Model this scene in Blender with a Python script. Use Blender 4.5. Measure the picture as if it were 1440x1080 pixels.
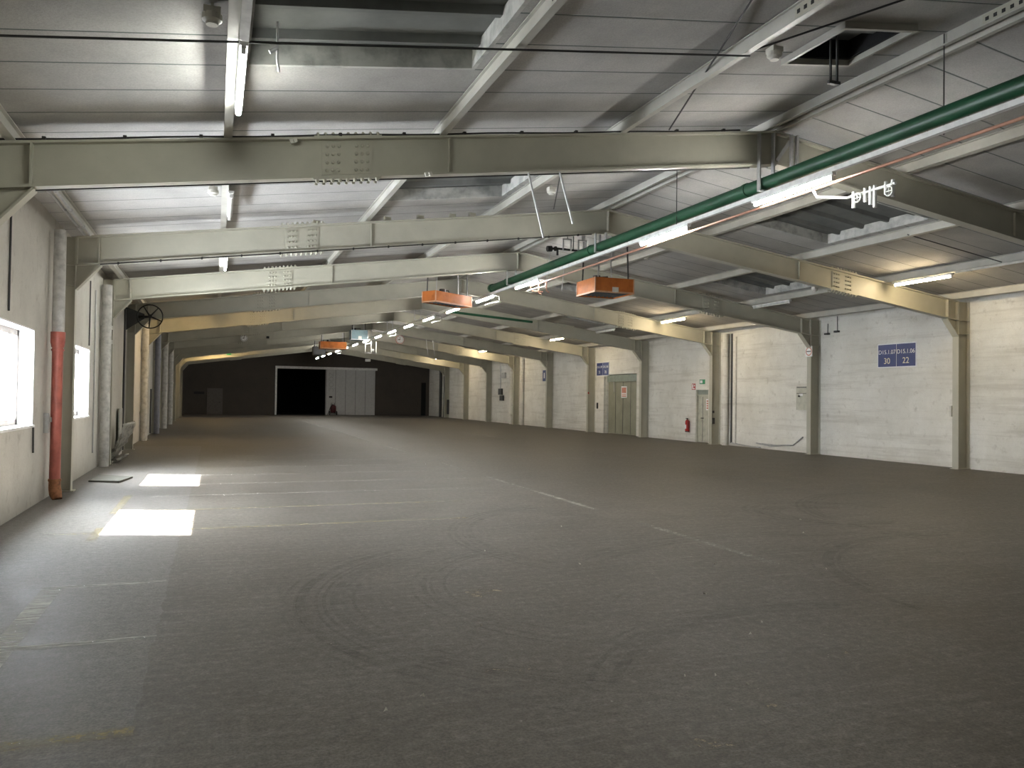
import bpy, bmesh, math, random
from mathutils import Vector, Matrix
random.seed(7)
sc = bpy.context.scene
for o in list(bpy.data.objects): bpy.data.objects.remove(o)
col = sc.collection

# ------------------------------------------------------------------ camera, sky, sun, exposure
H = 1.8; FPX = 1124.0; YAW, PIT, ROL = 0.3561, 0.0179, 0.0132
cam = bpy.data.cameras.new('camera'); cam.sensor_width = 36.0; cam.lens = FPX/1440*36.0
cam.clip_start = 0.05; cam.clip_end = 400
co = bpy.data.objects.new('camera', cam); col.objects.link(co); sc.camera = co
_R = Vector((math.cos(YAW), -math.sin(YAW), 0))
_F = Vector((math.sin(YAW)*math.cos(PIT), math.cos(YAW)*math.cos(PIT), math.sin(PIT)))
_U = _R.cross(_F)
_c, _s = math.cos(ROL), math.sin(ROL)
_X = _R*_c + _U*_s; _Y = _U*_c - _R*_s; _Z = -_F
co.matrix_world = Matrix(((_X.x,_Y.x,_Z.x,0),(_X.y,_Y.y,_Z.y,0),(_X.z,_Y.z,_Z.z,H),(0,0,0,1)))

sc.view_settings.view_transform = 'Standard'
try: sc.view_settings.look = 'None'
except Exception: pass
sc.view_settings.gamma = 1.0
sc.view_settings.use_curve_mapping = False
sc.view_settings.exposure = 0.45
cy = sc.cycles
cy.use_denoising = True
cy.max_bounces = 10; cy.diffuse_bounces = 6; cy.glossy_bounces = 3
cy.transparent_max_bounces = 8
cy.caustics_reflective = False; cy.caustics_refractive = False
cy.sample_clamp_indirect = 6.0

world = bpy.data.worlds.new('overcast_sky'); sc.world = world; world.use_nodes = True
bg = world.node_tree.nodes['Background']
bg.inputs[0].default_value = (0.86, 0.93, 1.0, 1); bg.inputs[1].default_value = 75.0

sun = bpy.data.lights.new('sun', 'SUN'); sun.energy = 110.0; sun.angle = math.radians(0.6); sun.color = (1.0, 0.96, 0.9)
so = bpy.data.objects.new('sun', sun); col.objects.link(so)
so.rotation_euler = Vector((1.0, -0.33, -1.0)).to_track_quat('-Z', 'Y').to_euler()

LAMP_COOL = (1.0, 0.985, 0.93); LAMP_WARM = (1.0, 0.80, 0.50)
E_RIDGE, E_SIDE, E_LEFT = 150.0, 85.0, 75.0

# ------------------------------------------------------------------ hall dimensions (metres)
XL, XR = -2.415, 19.282            # inner faces of the columns
WL, WR = -2.66, 19.70              # wall faces
BAY = 5.8456
def FY(k): return 16.4071 + (k-2)*BAY
XA = (XL+XR)/2; ZE, ZA = 4.6584, 6.1771
SL = (ZA-ZE)/(XR-XA)
DEP = 0.54; KIN = 0.3755; BF = 0.2
YB, YF = -6.0, 76.2                # behind the camera / far wall
def zr(x, off=0.0):                # rafter top height + offset
    return ZE + SL*(x-XL) + off if x <= XA else ZE + SL*(XR-x) + off
CO = 0.20                          # ceiling underside above rafter top
PL = [-2.25, 0.10, 2.88, 5.66]     # purlin lines on the left slope
PR = [2*XA - x for x in PL]

# ------------------------------------------------------------------ materials
def new_mat(name):
    m = bpy.data.materials.new(name); m.use_nodes = True
    nt = m.node_tree; b = nt.nodes['Principled BSDF']
    return m, nt, b
def node(nt, t, **kw):
    n = nt.nodes.new(t)
    for k, v in kw.items(): setattr(n, k, v)
    return n
def math_n(nt, op, a, b=None, c=None):
    n = node(nt, 'ShaderNodeMath', operation=op)
    for i, v in enumerate((a, b, c)):
        if v is None: continue
        if isinstance(v, (int, float)): n.inputs[i].default_value = v
        else: nt.links.new(v, n.inputs[i])
    return n.outputs[0]
def mix_c(nt, fac, a, b):
    n = node(nt, 'ShaderNodeMix', data_type='RGBA')
    if isinstance(fac, (int, float)): n.inputs[0].default_value = fac
    else: nt.links.new(fac, n.inputs[0])
    for i, v in ((6, a), (7, b)):
        if isinstance(v, tuple): n.inputs[i].default_value = (*v, 1) if len(v) == 3 else v
        else: nt.links.new(v, n.inputs[i])
    return n.outputs[2]
def noise(nt, vec, scale, detail=4, rough=0.6, stretch=None):
    if stretch:
        mp = node(nt, 'ShaderNodeMapping'); mp.inputs['Scale'].default_value = stretch
        nt.links.new(vec, mp.inputs['Vector']); vec = mp.outputs[0]
    n = node(nt, 'ShaderNodeTexNoise'); n.inputs['Scale'].default_value = scale
    n.inputs['Detail'].default_value = detail; n.inputs['Roughness'].default_value = rough
    nt.links.new(vec, n.inputs['Vector']); return n.outputs[0]
def ramp(nt, v, lo, hi):
    n = node(nt, 'ShaderNodeMapRange'); n.inputs[1].default_value = lo; n.inputs[2].default_value = hi
    nt.links.new(v, n.inputs[0]); return n.outputs[0]
def pos(nt): return node(nt, 'ShaderNodeNewGeometry').outputs['Position']
def xyz(nt, v):
    s = node(nt, 'ShaderNodeSeparateXYZ'); nt.links.new(v, s.inputs[0]); return s.outputs
def bump(nt, b, h, strength, dist=0.02):
    n = node(nt, 'ShaderNodeBump'); n.inputs['Strength'].default_value = strength; n.inputs['Distance'].default_value = dist
    nt.links.new(h, n.inputs['Height']); nt.links.new(n.outputs[0], b.inputs['Normal'])
def plain(name, c, rough=0.5, metal=0.0, var=0.12, scale=6.0, spec=0.5):
    m, nt, b = new_mat(name)
    p = pos(nt); n = noise(nt, p, scale)
    c2 = tuple(max(0, x*(1-var*2.2)) for x in c)
    nt.links.new(mix_c(nt, ramp(nt, n, 0.42, 0.75), c, c2), b.inputs['Base Color'])
    b.inputs['Roughness'].default_value = rough; b.inputs['Metallic'].default_value = metal
    b.inputs['Specular IOR Level'].default_value = spec
    return m
def glow(name, c, e):
    m, nt, b = new_mat(name)
    b.inputs['Base Color'].default_value = (0.9, 0.9, 0.9, 1)
    b.inputs['Emission Color'].default_value = (*c, 1); b.inputs['Emission Strength'].default_value = e
    return m

def mat_floor():
    m, nt, b = new_mat('worn_asphalt_floor'); p = pos(nt); x, y, z = xyz(nt, p)
    fine = noise(nt, p, 60, 3, 0.7); mid = noise(nt, p, 1.1, 6, 0.62); big = noise(nt, p, 0.16, 3)
    streak = noise(nt, p, 2.2, 7, 0.78, (0.6, 5.0, 1)); grain = noise(nt, p, 14, 5, 0.8)
    c = mix_c(nt, ramp(nt, mid, 0.3, 0.75), (0.125, 0.107, 0.086), (0.235, 0.211, 0.182))
    c = mix_c(nt, math_n(nt, 'MULTIPLY', ramp(nt, streak, 0.50, 0.68), 0.48), c, (0.31, 0.29, 0.265))
    c = mix_c(nt, math_n(nt, 'MULTIPLY', ramp(nt, big, 0.45, 0.7), 0.4), c, (0.155, 0.130, 0.100))
    # lighter resurfaced strip along the left wall, ragged edge
    edge = math_n(nt, 'ADD', x, math_n(nt, 'MULTIPLY', math_n(nt, 'SUBTRACT', noise(nt, p, 3.0, 4), 0.5), 0.12))
    strip = math_n(nt, 'MULTIPLY', math_n(nt, 'LESS_THAN', edge, -0.38), math_n(nt, 'MULTIPLY', math_n(nt, 'GREATER_THAN', y, 4.7), math_n(nt, 'LESS_THAN', y, 30)))
    c = mix_c(nt, math_n(nt, 'MULTIPLY', strip, 0.36), c, (0.28, 0.27, 0.26))
    c = mix_c(nt, math_n(nt, 'MULTIPLY', ramp(nt, fine, 0.38, 0.62), 0.75), c, mix_c(nt, 0.62, c, (0.03, 0.028, 0.025)))
    c = mix_c(nt, math_n(nt, 'MULTIPLY', ramp(nt, grain, 0.50, 0.62), 0.55), c, mix_c(nt, 0.55, c, (0.035, 0.031, 0.026)))
    c = mix_c(nt, math_n(nt, 'MULTIPLY', ramp(nt, grain, 0.46, 0.36), 0.35), c, (0.30, 0.28, 0.255))
    # bright grit
    v = node(nt, 'ShaderNodeTexVoronoi'); v.inputs['Scale'].default_value = 4.0; nt.links.new(p, v.inputs['Vector'])
    grit = math_n(nt, 'LESS_THAN', v.outputs['Distance'], 0.028)
    c = mix_c(nt, math_n(nt, 'MULTIPLY', grit, 0.6), c, (0.5, 0.47, 0.42))
    nt.links.new(c, b.inputs['Base Color'])
    r = math_n(nt, 'ADD', math_n(nt, 'MULTIPLY', mid, 0.25), 0.42)
    nt.links.new(r, b.inputs['Roughness']); b.inputs['Specular IOR Level'].default_value = 0.22
    bump(nt, b, math_n(nt, 'ADD', math_n(nt, 'MULTIPLY', fine, 0.5), streak), 0.25, 0.01)
    return m
def mat_ceiling():
    m, nt, b = new_mat('grey_ceiling_panels'); p = pos(nt); x, y, z = xyz(nt, p)
    fine = noise(nt, p, 45, 3, 0.75); big = noise(nt, p, 0.9, 5, 0.6)
    c = mix_c(nt, ramp(nt, big, 0.35, 0.72), (0.47, 0.455, 0.43), (0.33, 0.32, 0.305))
    c = mix_c(nt, math_n(nt, 'MULTIPLY', ramp(nt, fine, 0.4, 0.65), 0.32), c, (0.20, 0.195, 0.185))
    fr = math_n(nt, 'FRACT', math_n(nt, 'DIVIDE', math_n(nt, 'SUBTRACT', y, 10.195-0.7307*40), 0.7307))
    d = math_n(nt, 'ABSOLUTE', math_n(nt, 'SUBTRACT', fr, 0.5))
    j = ramp(nt, d, 0.474, 0.494)
    c = mix_c(nt, math_n(nt, 'MULTIPLY', j, 0.9), c, (0.06, 0.085, 0.075))
    nt.links.new(c, b.inputs['Base Color']); b.inputs['Roughness'].default_value = 0.9
    bump(nt, b, math_n(nt, 'SUBTRACT', fine, math_n(nt, 'MULTIPLY', j, 3.0)), 0.35, 0.01)
    return m
def mat_plaster(name, c1, c2, c3, courses=True, low=0.35):
    m, nt, b = new_mat(name); p = pos(nt); x, y, z = xyz(nt, p)
    big = noise(nt, p, 0.7, 6, 0.65); fine = noise(nt, p, 28, 4, 0.7); mid = noise(nt, p, 4, 5, 0.65)
    c = mix_c(nt, ramp(nt, big, 0.38, 0.72), c1, c2)
    c = mix_c(nt, math_n(nt, 'MULTIPLY', ramp(nt, mid, 0.58, 0.74), 0.55), c, c3)
    c = mix_c(nt, math_n(nt, 'MULTIPLY', ramp(nt, fine, 0.5, 0.75), 0.22), c, c3)
    if courses:
        w = noise(nt, p, 1.0, 4, 0.7, (1, 0.25, 5.0))
        c = mix_c(nt, math_n(nt, 'MULTIPLY', ramp(nt, w, 0.50, 0.66), 0.36), c, c3)
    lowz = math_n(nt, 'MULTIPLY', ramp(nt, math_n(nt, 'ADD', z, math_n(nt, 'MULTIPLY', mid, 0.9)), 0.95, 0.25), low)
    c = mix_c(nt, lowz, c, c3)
    nt.links.new(c, b.inputs['Base Color']); b.inputs['Roughness'].default_value = 0.92
    bump(nt, b, math_n(nt, 'ADD', fine, math_n(nt, 'MULTIPLY', mid, 1.5)), 0.4, 0.015)
    return m
def mat_steel(name, c1, c2, rough=0.45):
    m, nt, b = new_mat(name); p = pos(nt)
    big = noise(nt, p, 1.6, 5, 0.6); fine = noise(nt, p, 22, 3)
    sp = noise(nt, p, 9, 5, 0.75)
    c = mix_c(nt, ramp(nt, big, 0.35, 0.7), c1, c2)
    c = mix_c(nt, math_n(nt, 'MULTIPLY', ramp(nt, sp, 0.66, 0.74), 0.35), c, (0.12, 0.10, 0.07))
    nt.links.new(c, b.inputs['Base Color']); b.inputs['Roughness'].default_value = rough
    bump(nt, b, fine, 0.08, 0.01)
    return m
def mat_paint(name, c, wear=0.5, scale=9.0, stretch=(1.0, 1.0, 1.0), amax=0.85, soft=0.12):
    m, nt, b = new_mat(name); p = pos(nt)
    n = noise(nt, p, scale, 6, 0.75, stretch); big = noise(nt, p, 1.3, 3)
    s = math_n(nt, 'ADD', math_n(nt, 'MULTIPLY', n, 0.75), math_n(nt, 'MULTIPLY', big, 0.25))
    b.inputs['Base Color'].default_value = (*c, 1); b.inputs['Roughness'].default_value = 0.55; b.inputs['Specular IOR Level'].default_value = 0.25
    bump(nt, b, math_n(nt, 'ADD', noise(nt, p, 2.2, 7, 0.78, (0.6, 5.0, 1)), math_n(nt, 'MULTIPLY', noise(nt, p, 60, 3, 0.7), 0.5)), 0.25, 0.01)
    nt.links.new(math_n(nt, 'MULTIPLY', ramp(nt, s, 0.40+wear*0.12, 0.40+soft+wear*0.12), amax), b.inputs['Alpha'])
    return m
def mat_glass():
    m, nt, b = new_mat('window_glass')
    t = node(nt, 'ShaderNodeBsdfTransparent'); g = node(nt, 'ShaderNodeBsdfGlossy'); g.inputs['Roughness'].default_value = 0.05
    mx = node(nt, 'ShaderNodeMixShader'); mx.inputs[0].default_value = 0.06
    nt.links.new(t.outputs[0], mx.inputs[1]); nt.links.new(g.outputs[0], mx.inputs[2])
    nt.links.new(mx.outputs[0], nt.nodes['Material Output'].inputs[0]); return m
M = dict(
    floor=mat_floor(), ceil=mat_ceiling(),
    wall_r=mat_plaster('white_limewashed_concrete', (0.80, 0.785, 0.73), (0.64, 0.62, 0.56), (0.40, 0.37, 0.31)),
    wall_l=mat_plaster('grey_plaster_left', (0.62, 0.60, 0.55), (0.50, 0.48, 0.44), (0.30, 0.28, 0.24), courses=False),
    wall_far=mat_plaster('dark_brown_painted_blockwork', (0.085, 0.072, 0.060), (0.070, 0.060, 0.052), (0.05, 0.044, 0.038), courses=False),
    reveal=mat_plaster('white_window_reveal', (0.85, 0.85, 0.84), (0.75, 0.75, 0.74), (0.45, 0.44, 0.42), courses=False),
    steel=mat_steel('beige_grey_painted_steel', (0.46, 0.445, 0.365), (0.40, 0.385, 0.315)),
    purlin=mat_steel('grey_painted_purlin_steel', (0.50, 0.49, 0.44), (0.40, 0.39, 0.35)),
    sheet=mat_steel('dull_corrugated_sheet', (0.17, 0.175, 0.165), (0.11, 0.115, 0.11), 0.7),
    well=plain('pale_skylight_upstand', (0.50, 0.50, 0.47), 0.85, var=0.25, scale=4),
    white=plain('white_enamel', (0.82, 0.82, 0.80), 0.4),
    offwhite=plain('dirty_white_plastic', (0.66, 0.64, 0.58), 0.5),
    tube_r=glow('lit_fluorescent_tube', LAMP_COOL, E_RIDGE), tube_s=glow('lit_warm_tube', LAMP_WARM, E_SIDE),
    tube_y=glow('lit_yellow_tube', (1.0, 0.70, 0.33), 150.0), maroon=plain('dark_maroon_enamel', (0.075, 0.010, 0.014), 0.4),
    tube_l=glow('lit_cool_tube', (0.97, 1.0, 0.93), E_LEFT),
    tube_off=plain('unlit_tube_glass', (0.78, 0.78, 0.74), 0.25),
    green=plain('green_pipe_paint', (0.014, 0.078, 0.036), 0.45, scale=3, var=0.2),
    copper=plain('copper_pipe', (0.50, 0.27, 0.19), 0.4, 0.35),
    orange=plain('orange_heater_enamel', (0.50, 0.150, 0.032), 0.55, scale=5, var=0.15, spec=0.25),
    orange_lt=plain('pale_orange_rim', (0.58, 0.32, 0.18), 0.5),
    teal=plain('grey_blue_heater_enamel', (0.15, 0.23, 0.25), 0.45),
    black=plain('black_rubber', (0.018, 0.017, 0.016), 0.6), dark=plain('dark_steel', (0.05, 0.05, 0.05), 0.55),
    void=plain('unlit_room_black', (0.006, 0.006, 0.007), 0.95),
    galv=plain('galvanised_steel', (0.52, 0.52, 0.52), 0.38, 0.6),
    red_pipe=plain('red_drain_pipe', (0.36, 0.095, 0.068), 0.5, scale=5, var=0.2), rust=plain('rusty_pipe_shoe', (0.33, 0.14, 0.06), 0.8, scale=14, var=0.3),
    grey_pipe=plain('grey_fibre_cement_pipe', (0.55, 0.54, 0.51), 0.75, scale=7, var=0.18),
    pipe_blue=plain('dull_blue_grey_pipe', (0.25, 0.26, 0.31), 0.6), 
    green_door=mat_steel('olive_green_door_steel', (0.27, 0.265, 0.195), (0.20, 0.20, 0.145), 0.55),
    pale_door=plain('pale_green_grey_door', (0.52, 0.515, 0.43), 0.5), lintel=plain('green_grey_door_head', (0.25, 0.29, 0.25), 0.6),
    blue=plain('blue_sign_enamel', (0.018, 0.035, 0.16), 0.35, var=0.05), sign_w=plain('sign_white', (0.85, 0.85, 0.85), 0.4, var=0.02), sign_y=plain('sign_cream', (0.85, 0.78, 0.58), 0.4, var=0.02),
    red=plain('signal_red', (0.48, 0.02, 0.02), 0.3), pink=plain('faded_red_print', (0.62, 0.25, 0.19), 0.6), sgreen=plain('signal_green', (0.02, 0.26, 0.10), 0.4),
    grey_door=plain('dark_grey_door', (0.13, 0.115, 0.10), 0.6), far_white=plain('white_sandwich_panel', (0.55, 0.55, 0.55), 0.5, var=0.06), seam=plain('panel_seam_grey', (0.22, 0.22, 0.22), 0.6),
    faint=plain('faint_grey_print', (0.42, 0.42, 0.42), 0.6, var=0.02),
    glass=mat_glass(), winframe=plain('grey_window_bars', (0.40, 0.36, 0.34), 0.6),
    yellow=mat_paint('worn_yellow_line', (0.50, 0.42, 0.22), -0.2, 9.0, (1, 1, 1), 0.6, 0.25), cream=mat_paint('worn_cream_line', (0.62, 0.60, 0.52), 0.0, 7.0, (0.5, 4.0, 1), 0.85, 0.2),
    thin=mat_paint('faint_white_line', (0.62, 0.60, 0.53), 0.4, 12.0, (1, 1, 1), 0.8, 0.2), tyre=mat_paint('tyre_scuff', (0.06, 0.055, 0.05), 0.1, 2.5, (1, 1, 1), 0.32, 0.35), dust=mat_paint('pale_dust_smear', (0.50, 0.42, 0.31), 0.85, 9.0),
    paper=plain('scrap_paper', (0.62, 0.58, 0.50), 0.9), film=plain('dirty_plastic_film', (0.46, 0.45, 0.40), 0.45, scale=8, var=0.3), board=plain('thin_grey_board', (0.10, 0.095, 0.075), 0.8),
)

# ------------------------------------------------------------------ mesh helpers (world coordinates, shifted to the parent's base)
class MB:
    def __init__(s): s.v = []; s.f = []; s.sm = []; s.mi = []; s.cur = 0
    def add(s, vs, fs, smooth=False):
        n = len(s.v); s.v += [Vector(q) for q in vs]
        for f in fs: s.f.append(tuple(n+i for i in f)); s.sm.append(smooth); s.mi.append(s.cur)
        return s
    def box(s, x0, x1, y0, y1, z0, z1):
        vs = [(x, y, z) for z in (z0, z1) for y in (y0, y1) for x in (x0, x1)]
        return s.add(vs, [(0,2,3,1),(4,5,7,6),(0,1,5,4),(2,6,7,3),(0,4,6,2),(1,3,7,5)])
    def obox(s, c, ax, ay, az):
        c, ax, ay, az = map(Vector, (c, ax, ay, az))
        vs = [c+ax*i+ay*j+az*k for k in (-1,1) for j in (-1,1) for i in (-1,1)]
        return s.add(vs, [(0,2,3,1),(4,5,7,6),(0,1,5,4),(2,6,7,3),(0,4,6,2),(1,3,7,5)])
    def prism(s, poly, y0, y1, axis='y'):      # polygon in the other two axes
        def pt(a, b, t): return (a, t, b) if axis == 'y' else ((t, a, b) if axis == 'x' else (a, b, t))
        n = len(poly); vs = [pt(a, b, y0) for a, b in poly] + [pt(a, b, y1) for a, b in poly]
        fs = [tuple(range(n))[::-1], tuple(range(n, 2*n))] + [(i, (i+1) % n, n+(i+1) % n, n+i) for i in range(n)]
        return s.add(vs, fs)
    def tube(s, pts, r, n=12, caps=True, smooth=True):
        pts = [Vector(p) for p in pts]; rs = r if isinstance(r, (list, tuple)) else [r]*len(pts)
        rings = []; u = None
        for i, p in enumerate(pts):
            d = (pts[min(i+1, len(pts)-1)] - pts[max(i-1, 0)])
            if d.length < 1e-6: d = Vector((0, 0, 1))
            d.normalize()
            if u is None:
                u = d.orthogonal().normalized()
            else:
                u = (u - d*u.dot(d))
                u = u.normalized() if u.length > 1e-4 else d.orthogonal().normalized()
            w = d.cross(u)
            rings.append([p + (u*math.cos(2*math.pi*k/n) + w*math.sin(2*math.pi*k/n))*rs[i] for k in range(n)])
        vs = [q for R in rings for q in R]; fs = []
        for i in range(len(rings)-1):
            for k in range(n): fs.append((i*n+k, i*n+(k+1) % n, (i+1)*n+(k+1) % n, (i+1)*n+k))
        s.add(vs, fs, smooth)
        if caps: s.add(rings[0], [tuple(range(n))[::-1]]); s.add(rings[-1], [tuple(range(n))])
        return s
    def build(s, name, mat, parent=None, origin=None):
        me = bpy.data.meshes.new(name)
        if parent is not None: og = wpos(parent)
        elif origin is not None: og = Vector(origin)
        else:
            xs = [v.x for v in s.v]; ys = [v.y for v in s.v]; zs = [v.z for v in s.v]
            og = Vector(((min(xs)+max(xs))/2, (min(ys)+max(ys))/2, min(zs)))
        me.from_pydata([tuple(v-og) for v in s.v], [], s.f)
        me.polygons.foreach_set('use_smooth', s.sm)
        b = bmesh.new(); b.from_mesh(me); bmesh.ops.recalc_face_normals(b, faces=b.faces); b.to_mesh(me); b.free()
        for q in (mat if isinstance(mat, (list, tuple)) else [mat]): me.materials.append(q)
        if len(s.mi) == len(s.f) and s.cur: me.polygons.foreach_set('material_index', s.mi)
        me.update()
        o = bpy.data.objects.new(name, me); col.objects.link(o)
        if parent is not None: o.parent = parent
        else: o.location = og
        return o
def wpos(o):
    p = Vector(o.location)
    while o.parent: o = o.parent; p += Vector(o.location)
    return p
def tag(o, label=None, cat=None, group=None, kind=None):
    if label: o['label'] = label
    if cat: o['category'] = cat
    if group: o['group'] = group
    if kind: o['kind'] = kind
    return o
def thing(name, label, cat, loc, group=None):
    o = bpy.data.objects.new(name, None); o.empty_display_size = 0.1; col.objects.link(o); o.location = loc
    return tag(o, label, cat, group)
def struct(o, label=None, cat=None):
    o['kind'] = 'structure'
    return tag(o, label, cat)
def kids(o): return [c for c in bpy.data.objects if c.parent == o]
def dup(o, loc=None, label=None, parent=None):
    c = o.copy(); col.objects.link(c)
    if parent is not None: c.parent = parent
    if loc is not None: c.location = loc
    if label: c['label'] = label
    for k in kids(o): dup(k, parent=c)
    return c
def text(name, body, size, mat, origin, xdir, ydir, parent, ext=0.002):
    cu = bpy.data.curves.new(name, 'FONT'); cu.body = body; cu.size = size; cu.extrude = ext
    cu.align_x = 'CENTER'; cu.align_y = 'CENTER'; cu.materials.append(mat)
    tmp = bpy.data.objects.new(name, cu); col.objects.link(tmp)
    me = bpy.data.meshes.new_from_object(tmp.evaluated_get(bpy.context.evaluated_depsgraph_get())); bpy.data.objects.remove(tmp); bpy.data.curves.remove(cu)
    me.name = name; o = bpy.data.objects.new(name, me); col.objects.link(o)
    x = Vector(xdir); y = Vector(ydir); z = x.cross(y)
    m = Matrix(((x.x,y.x,z.x),(x.y,y.y,z.y),(x.z,y.z,z.z)))
    o.rotation_euler = m.to_euler(); o.parent = parent; o.location = Vector(origin) - wpos(parent)
    return o

# ------------------------------------------------------------------ floor
b = MB(); b.box(WL-0.6, WR+1.2, YB-0.3, YF+0.3, -0.2, 0.0)
struct(b.build('floor', M['floor']), 'worn dark grey asphalt floor with tyre marks and faded lines', 'floor')

def decal(name, poly, mat, z=0.002):
    m = MB(); m.add([(x, y, z) for x, y in poly], [tuple(range(len(poly)))])
    return struct(m.build(name, mat))
def line(x0, y0, x1, y1, w, mat, z=0.002):
    d = Vector((x1-x0, y1-y0)).normalized(); n = Vector((-d.y, d.x))*w/2
    return decal('floor_marking', [(x0+n.x, y0+n.y), (x0-n.x, y0-n.y), (x1-n.x, y1-n.y), (x1+n.x, y1+n.y)], mat, z)
line(-1.36, 5.2, -1.36, 8.4, 0.17, M['cream']); line(-2.2, 4.71, -0.37, 4.72, 0.13, M['yellow'])
line(-1.30, 6.48, -0.37, 6.48, 0.10, M['cream']); line(-1.45, 8.38, -0.4, 8.38, 0.11, M['cream'])
line(-1.38, 10.9, -1.38, 11.9, 0.12, M['yellow']); line(-1.38, 13.3, -1.38, 15.6, 0.12, M['yellow'])
for yy, xa, xb, mt in ((11.5, -2.0, 3.6, 'yellow'), (13.42, -0.9, 4.2, 'yellow'), (15.3, -1.0, 5.3, 'thin'), (17.2, -0.6, 5.4, 'thin'), (19.1, -0.4, 5.6, 'thin'), (21.0, -0.6, 5.4, 'thin'), (22.9, -0.5, 5.4, 'thin')):
    line(xa, yy, xb, yy, 0.10, M[mt])
for y0, y1 in ((7.3, 10.4), (11.8, 14.4), (14.6, 17.4), (19.2, 21.6), (24, 30), (32, 44), (46, 60)):
    line(5.88, y0, 5.88, y1, 0.11, M['thin'] if y0 != 11.8 else M['cream'])
line(12.2, 22, 12.2, 40, 0.11, M['thin']); line(-1.0, 24.9, 6.5, 24.9, 0.1, M['thin']); line(-1, 40, 8, 40, 0.1, M['thin'])
def arc(cx, cy_, r, a0, a1, w=0.05, mat='tyre', z=0.003):
    m = MB(); N = 40
    for i in range(N+1):
        a = math.radians(a0+(a1-a0)*i/N)
        for q in (r-w/2, r+w/2): m.v.append(Vector((cx+q*math.cos(a), cy_+q*math.sin(a), z)))
    for i in range(N): m.f.append((2*i, 2*i+1, 2*i+3, 2*i+2)); m.sm.append(False)
    struct(m.build('floor_marking', M[mat]))
for cx, cy_, r, a0, a1 in ((3.6, 6.8, 2.9, 130, 235), (3.6, 6.8, 2.55, 120, 240), (3.9, 7.0, 2.0, 110, 230), (9.3, 10.3, 0.9, 40, 300), (9.5, 10.4, 1.25, 20, 250), (6.5, 5.0, 4.0, 60, 130), (9.0, 5.2, 3.2, 80, 170), (12.5, 9.0, 3.6, 100, 190), (4.5, 3.2, 2.6, 60, 140), (6.0, 9.5, 3.0, 100, 200)):
    for dr in (-.13, -.02, .05, .16): arc(cx, cy_, r+dr+random.uniform(-.02, .02), a0+random.uniform(-12, 12), a1+random.uniform(-12, 12), random.choice((.03, .05, .08)))
def blob(x, y, rx, ry, mat='dust'):
    n = 16; decal('floor_marking', [(x+rx*random.uniform(.7, 1.2)*math.cos(i/n*6.283), y+ry*random.uniform(.7, 1.2)*math.sin(i/n*6.283)) for i in range(n)], M[mat], 0.0035)
for q in ((2.38, 7.0, .22, .16), (3.53, 6.56, .16, .07), (1.1, 4.9, .18, .07), (1.9, 5.0, .25, .06), (3.2, 3.9, .14, .05), (4.4, 4.6, .2, .05), (2.5, 3.6, .2, .07)): blob(*q)

# ------------------------------------------------------------------ walls
WT = 0.30
TOPW = 6.9
WIN = [(11.75, 14.33, 1.25, 2.78), (17.60, 20.18, 1.25, 2.78)]
b = MB(); ys = YB
for (a, c, z0, z1) in WIN:
    b.box(WL-WT, WL, ys, a, 0, 5.3); b.box(WL-WT, WL, a, c, 0, z0); b.box(WL-WT, WL, a, c, z1, 5.3); ys = c
b.box(WL-WT, WL, ys, YF, 0, 5.3)
struct(b.build('wall_left', M['wall_l'], origin=(WL, 0, 0)), 'grey plastered left wall with two bright windows', 'wall')
for i, (a, c, z0, z1) in enumerate(WIN):
    root = thing('window_%d' % (i+1), ('nearer' if i == 0 else 'farther')+' bright barred window in the grey left wall', 'window', (WL-0.2, (a+c)/2, z0)); root['kind'] = 'structure'
    t = 0.025
    m = MB(); m.box(WL-WT+0.02, WL+0.003, a, a+t, z0, z1); m.box(WL-WT+0.02, WL+0.003, c-t, c, z0, z1); m.box(WL-WT+0.02, WL+0.003, a, c, z1-t, z1); m.box(WL-WT+0.02, WL+0.03, a-0.03, c+0.03, z0, z0+0.04)
    m.build('window_reveal', M['reveal'], root)
    m = MB(); fx0, fx1 = WL-0.26, WL-0.21
    m.box(fx0, fx1, a+t, a+0.11, z0+.04, z1-t); m.box(fx0, fx1, c-0.11, c-t, z0+.04, z1-t); m.box(fx0, fx1, a+t, c-t, z1-0.12, z1-t); m.box(fx0, fx1, a+t, c-t, z0+.04, z0+0.13)
    for k in range(1, 4): yy = a+(c-a)*k/4; m.box(fx0, fx1, yy-0.02, yy+0.02, z0+.1, z1-.1)
    m.build('window_frame', M['winframe'], root)
    m = MB(); m.box(WL-0.24, WL-0.236, a+0.1, c-0.1, z0+0.12, z1-0.11); m.build('pane', M['glass'], root)
    L = bpy.data.lights.new('window_portal', 'AREA'); L.shape = 'RECTANGLE'; L.size = c-a-.1; L.size_y = z1-z0-.1; L.cycles.is_portal = True
    lo = bpy.data.objects.new('window_portal', L); col.objects.link(lo); lo.location = (WL-WT-0.02, (a+c)/2, (z0+z1)/2)
    lo.rotation_euler = Vector((1, 0, 0)).to_track_quat('-Z', 'Z').to_euler()

GD = (35.15, 38.40, 3.13)     # green sliding door opening in right wall
ND = (28.95, 29.92, 2.27)     # narrow door
b = MB(); ys = YB
for (a, c, zt) in sorted([ND, GD]):
    b.box(WR, WR+WT, ys, a, 0, 5.3); b.box(WR, WR+WT, a, c, zt, 5.3); ys = c
b.box(WR, WR+WT, ys, YF, 0, 5.3)
b.box(WR+WT, WR+WT+.1, ND[0]-.4, GD[1]+.4, 0, 3.5)
struct(b.build('wall_right', M['wall_r'], origin=(WR, 0, 0)), 'long whitewashed right wall with stains', 'wall')
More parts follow.
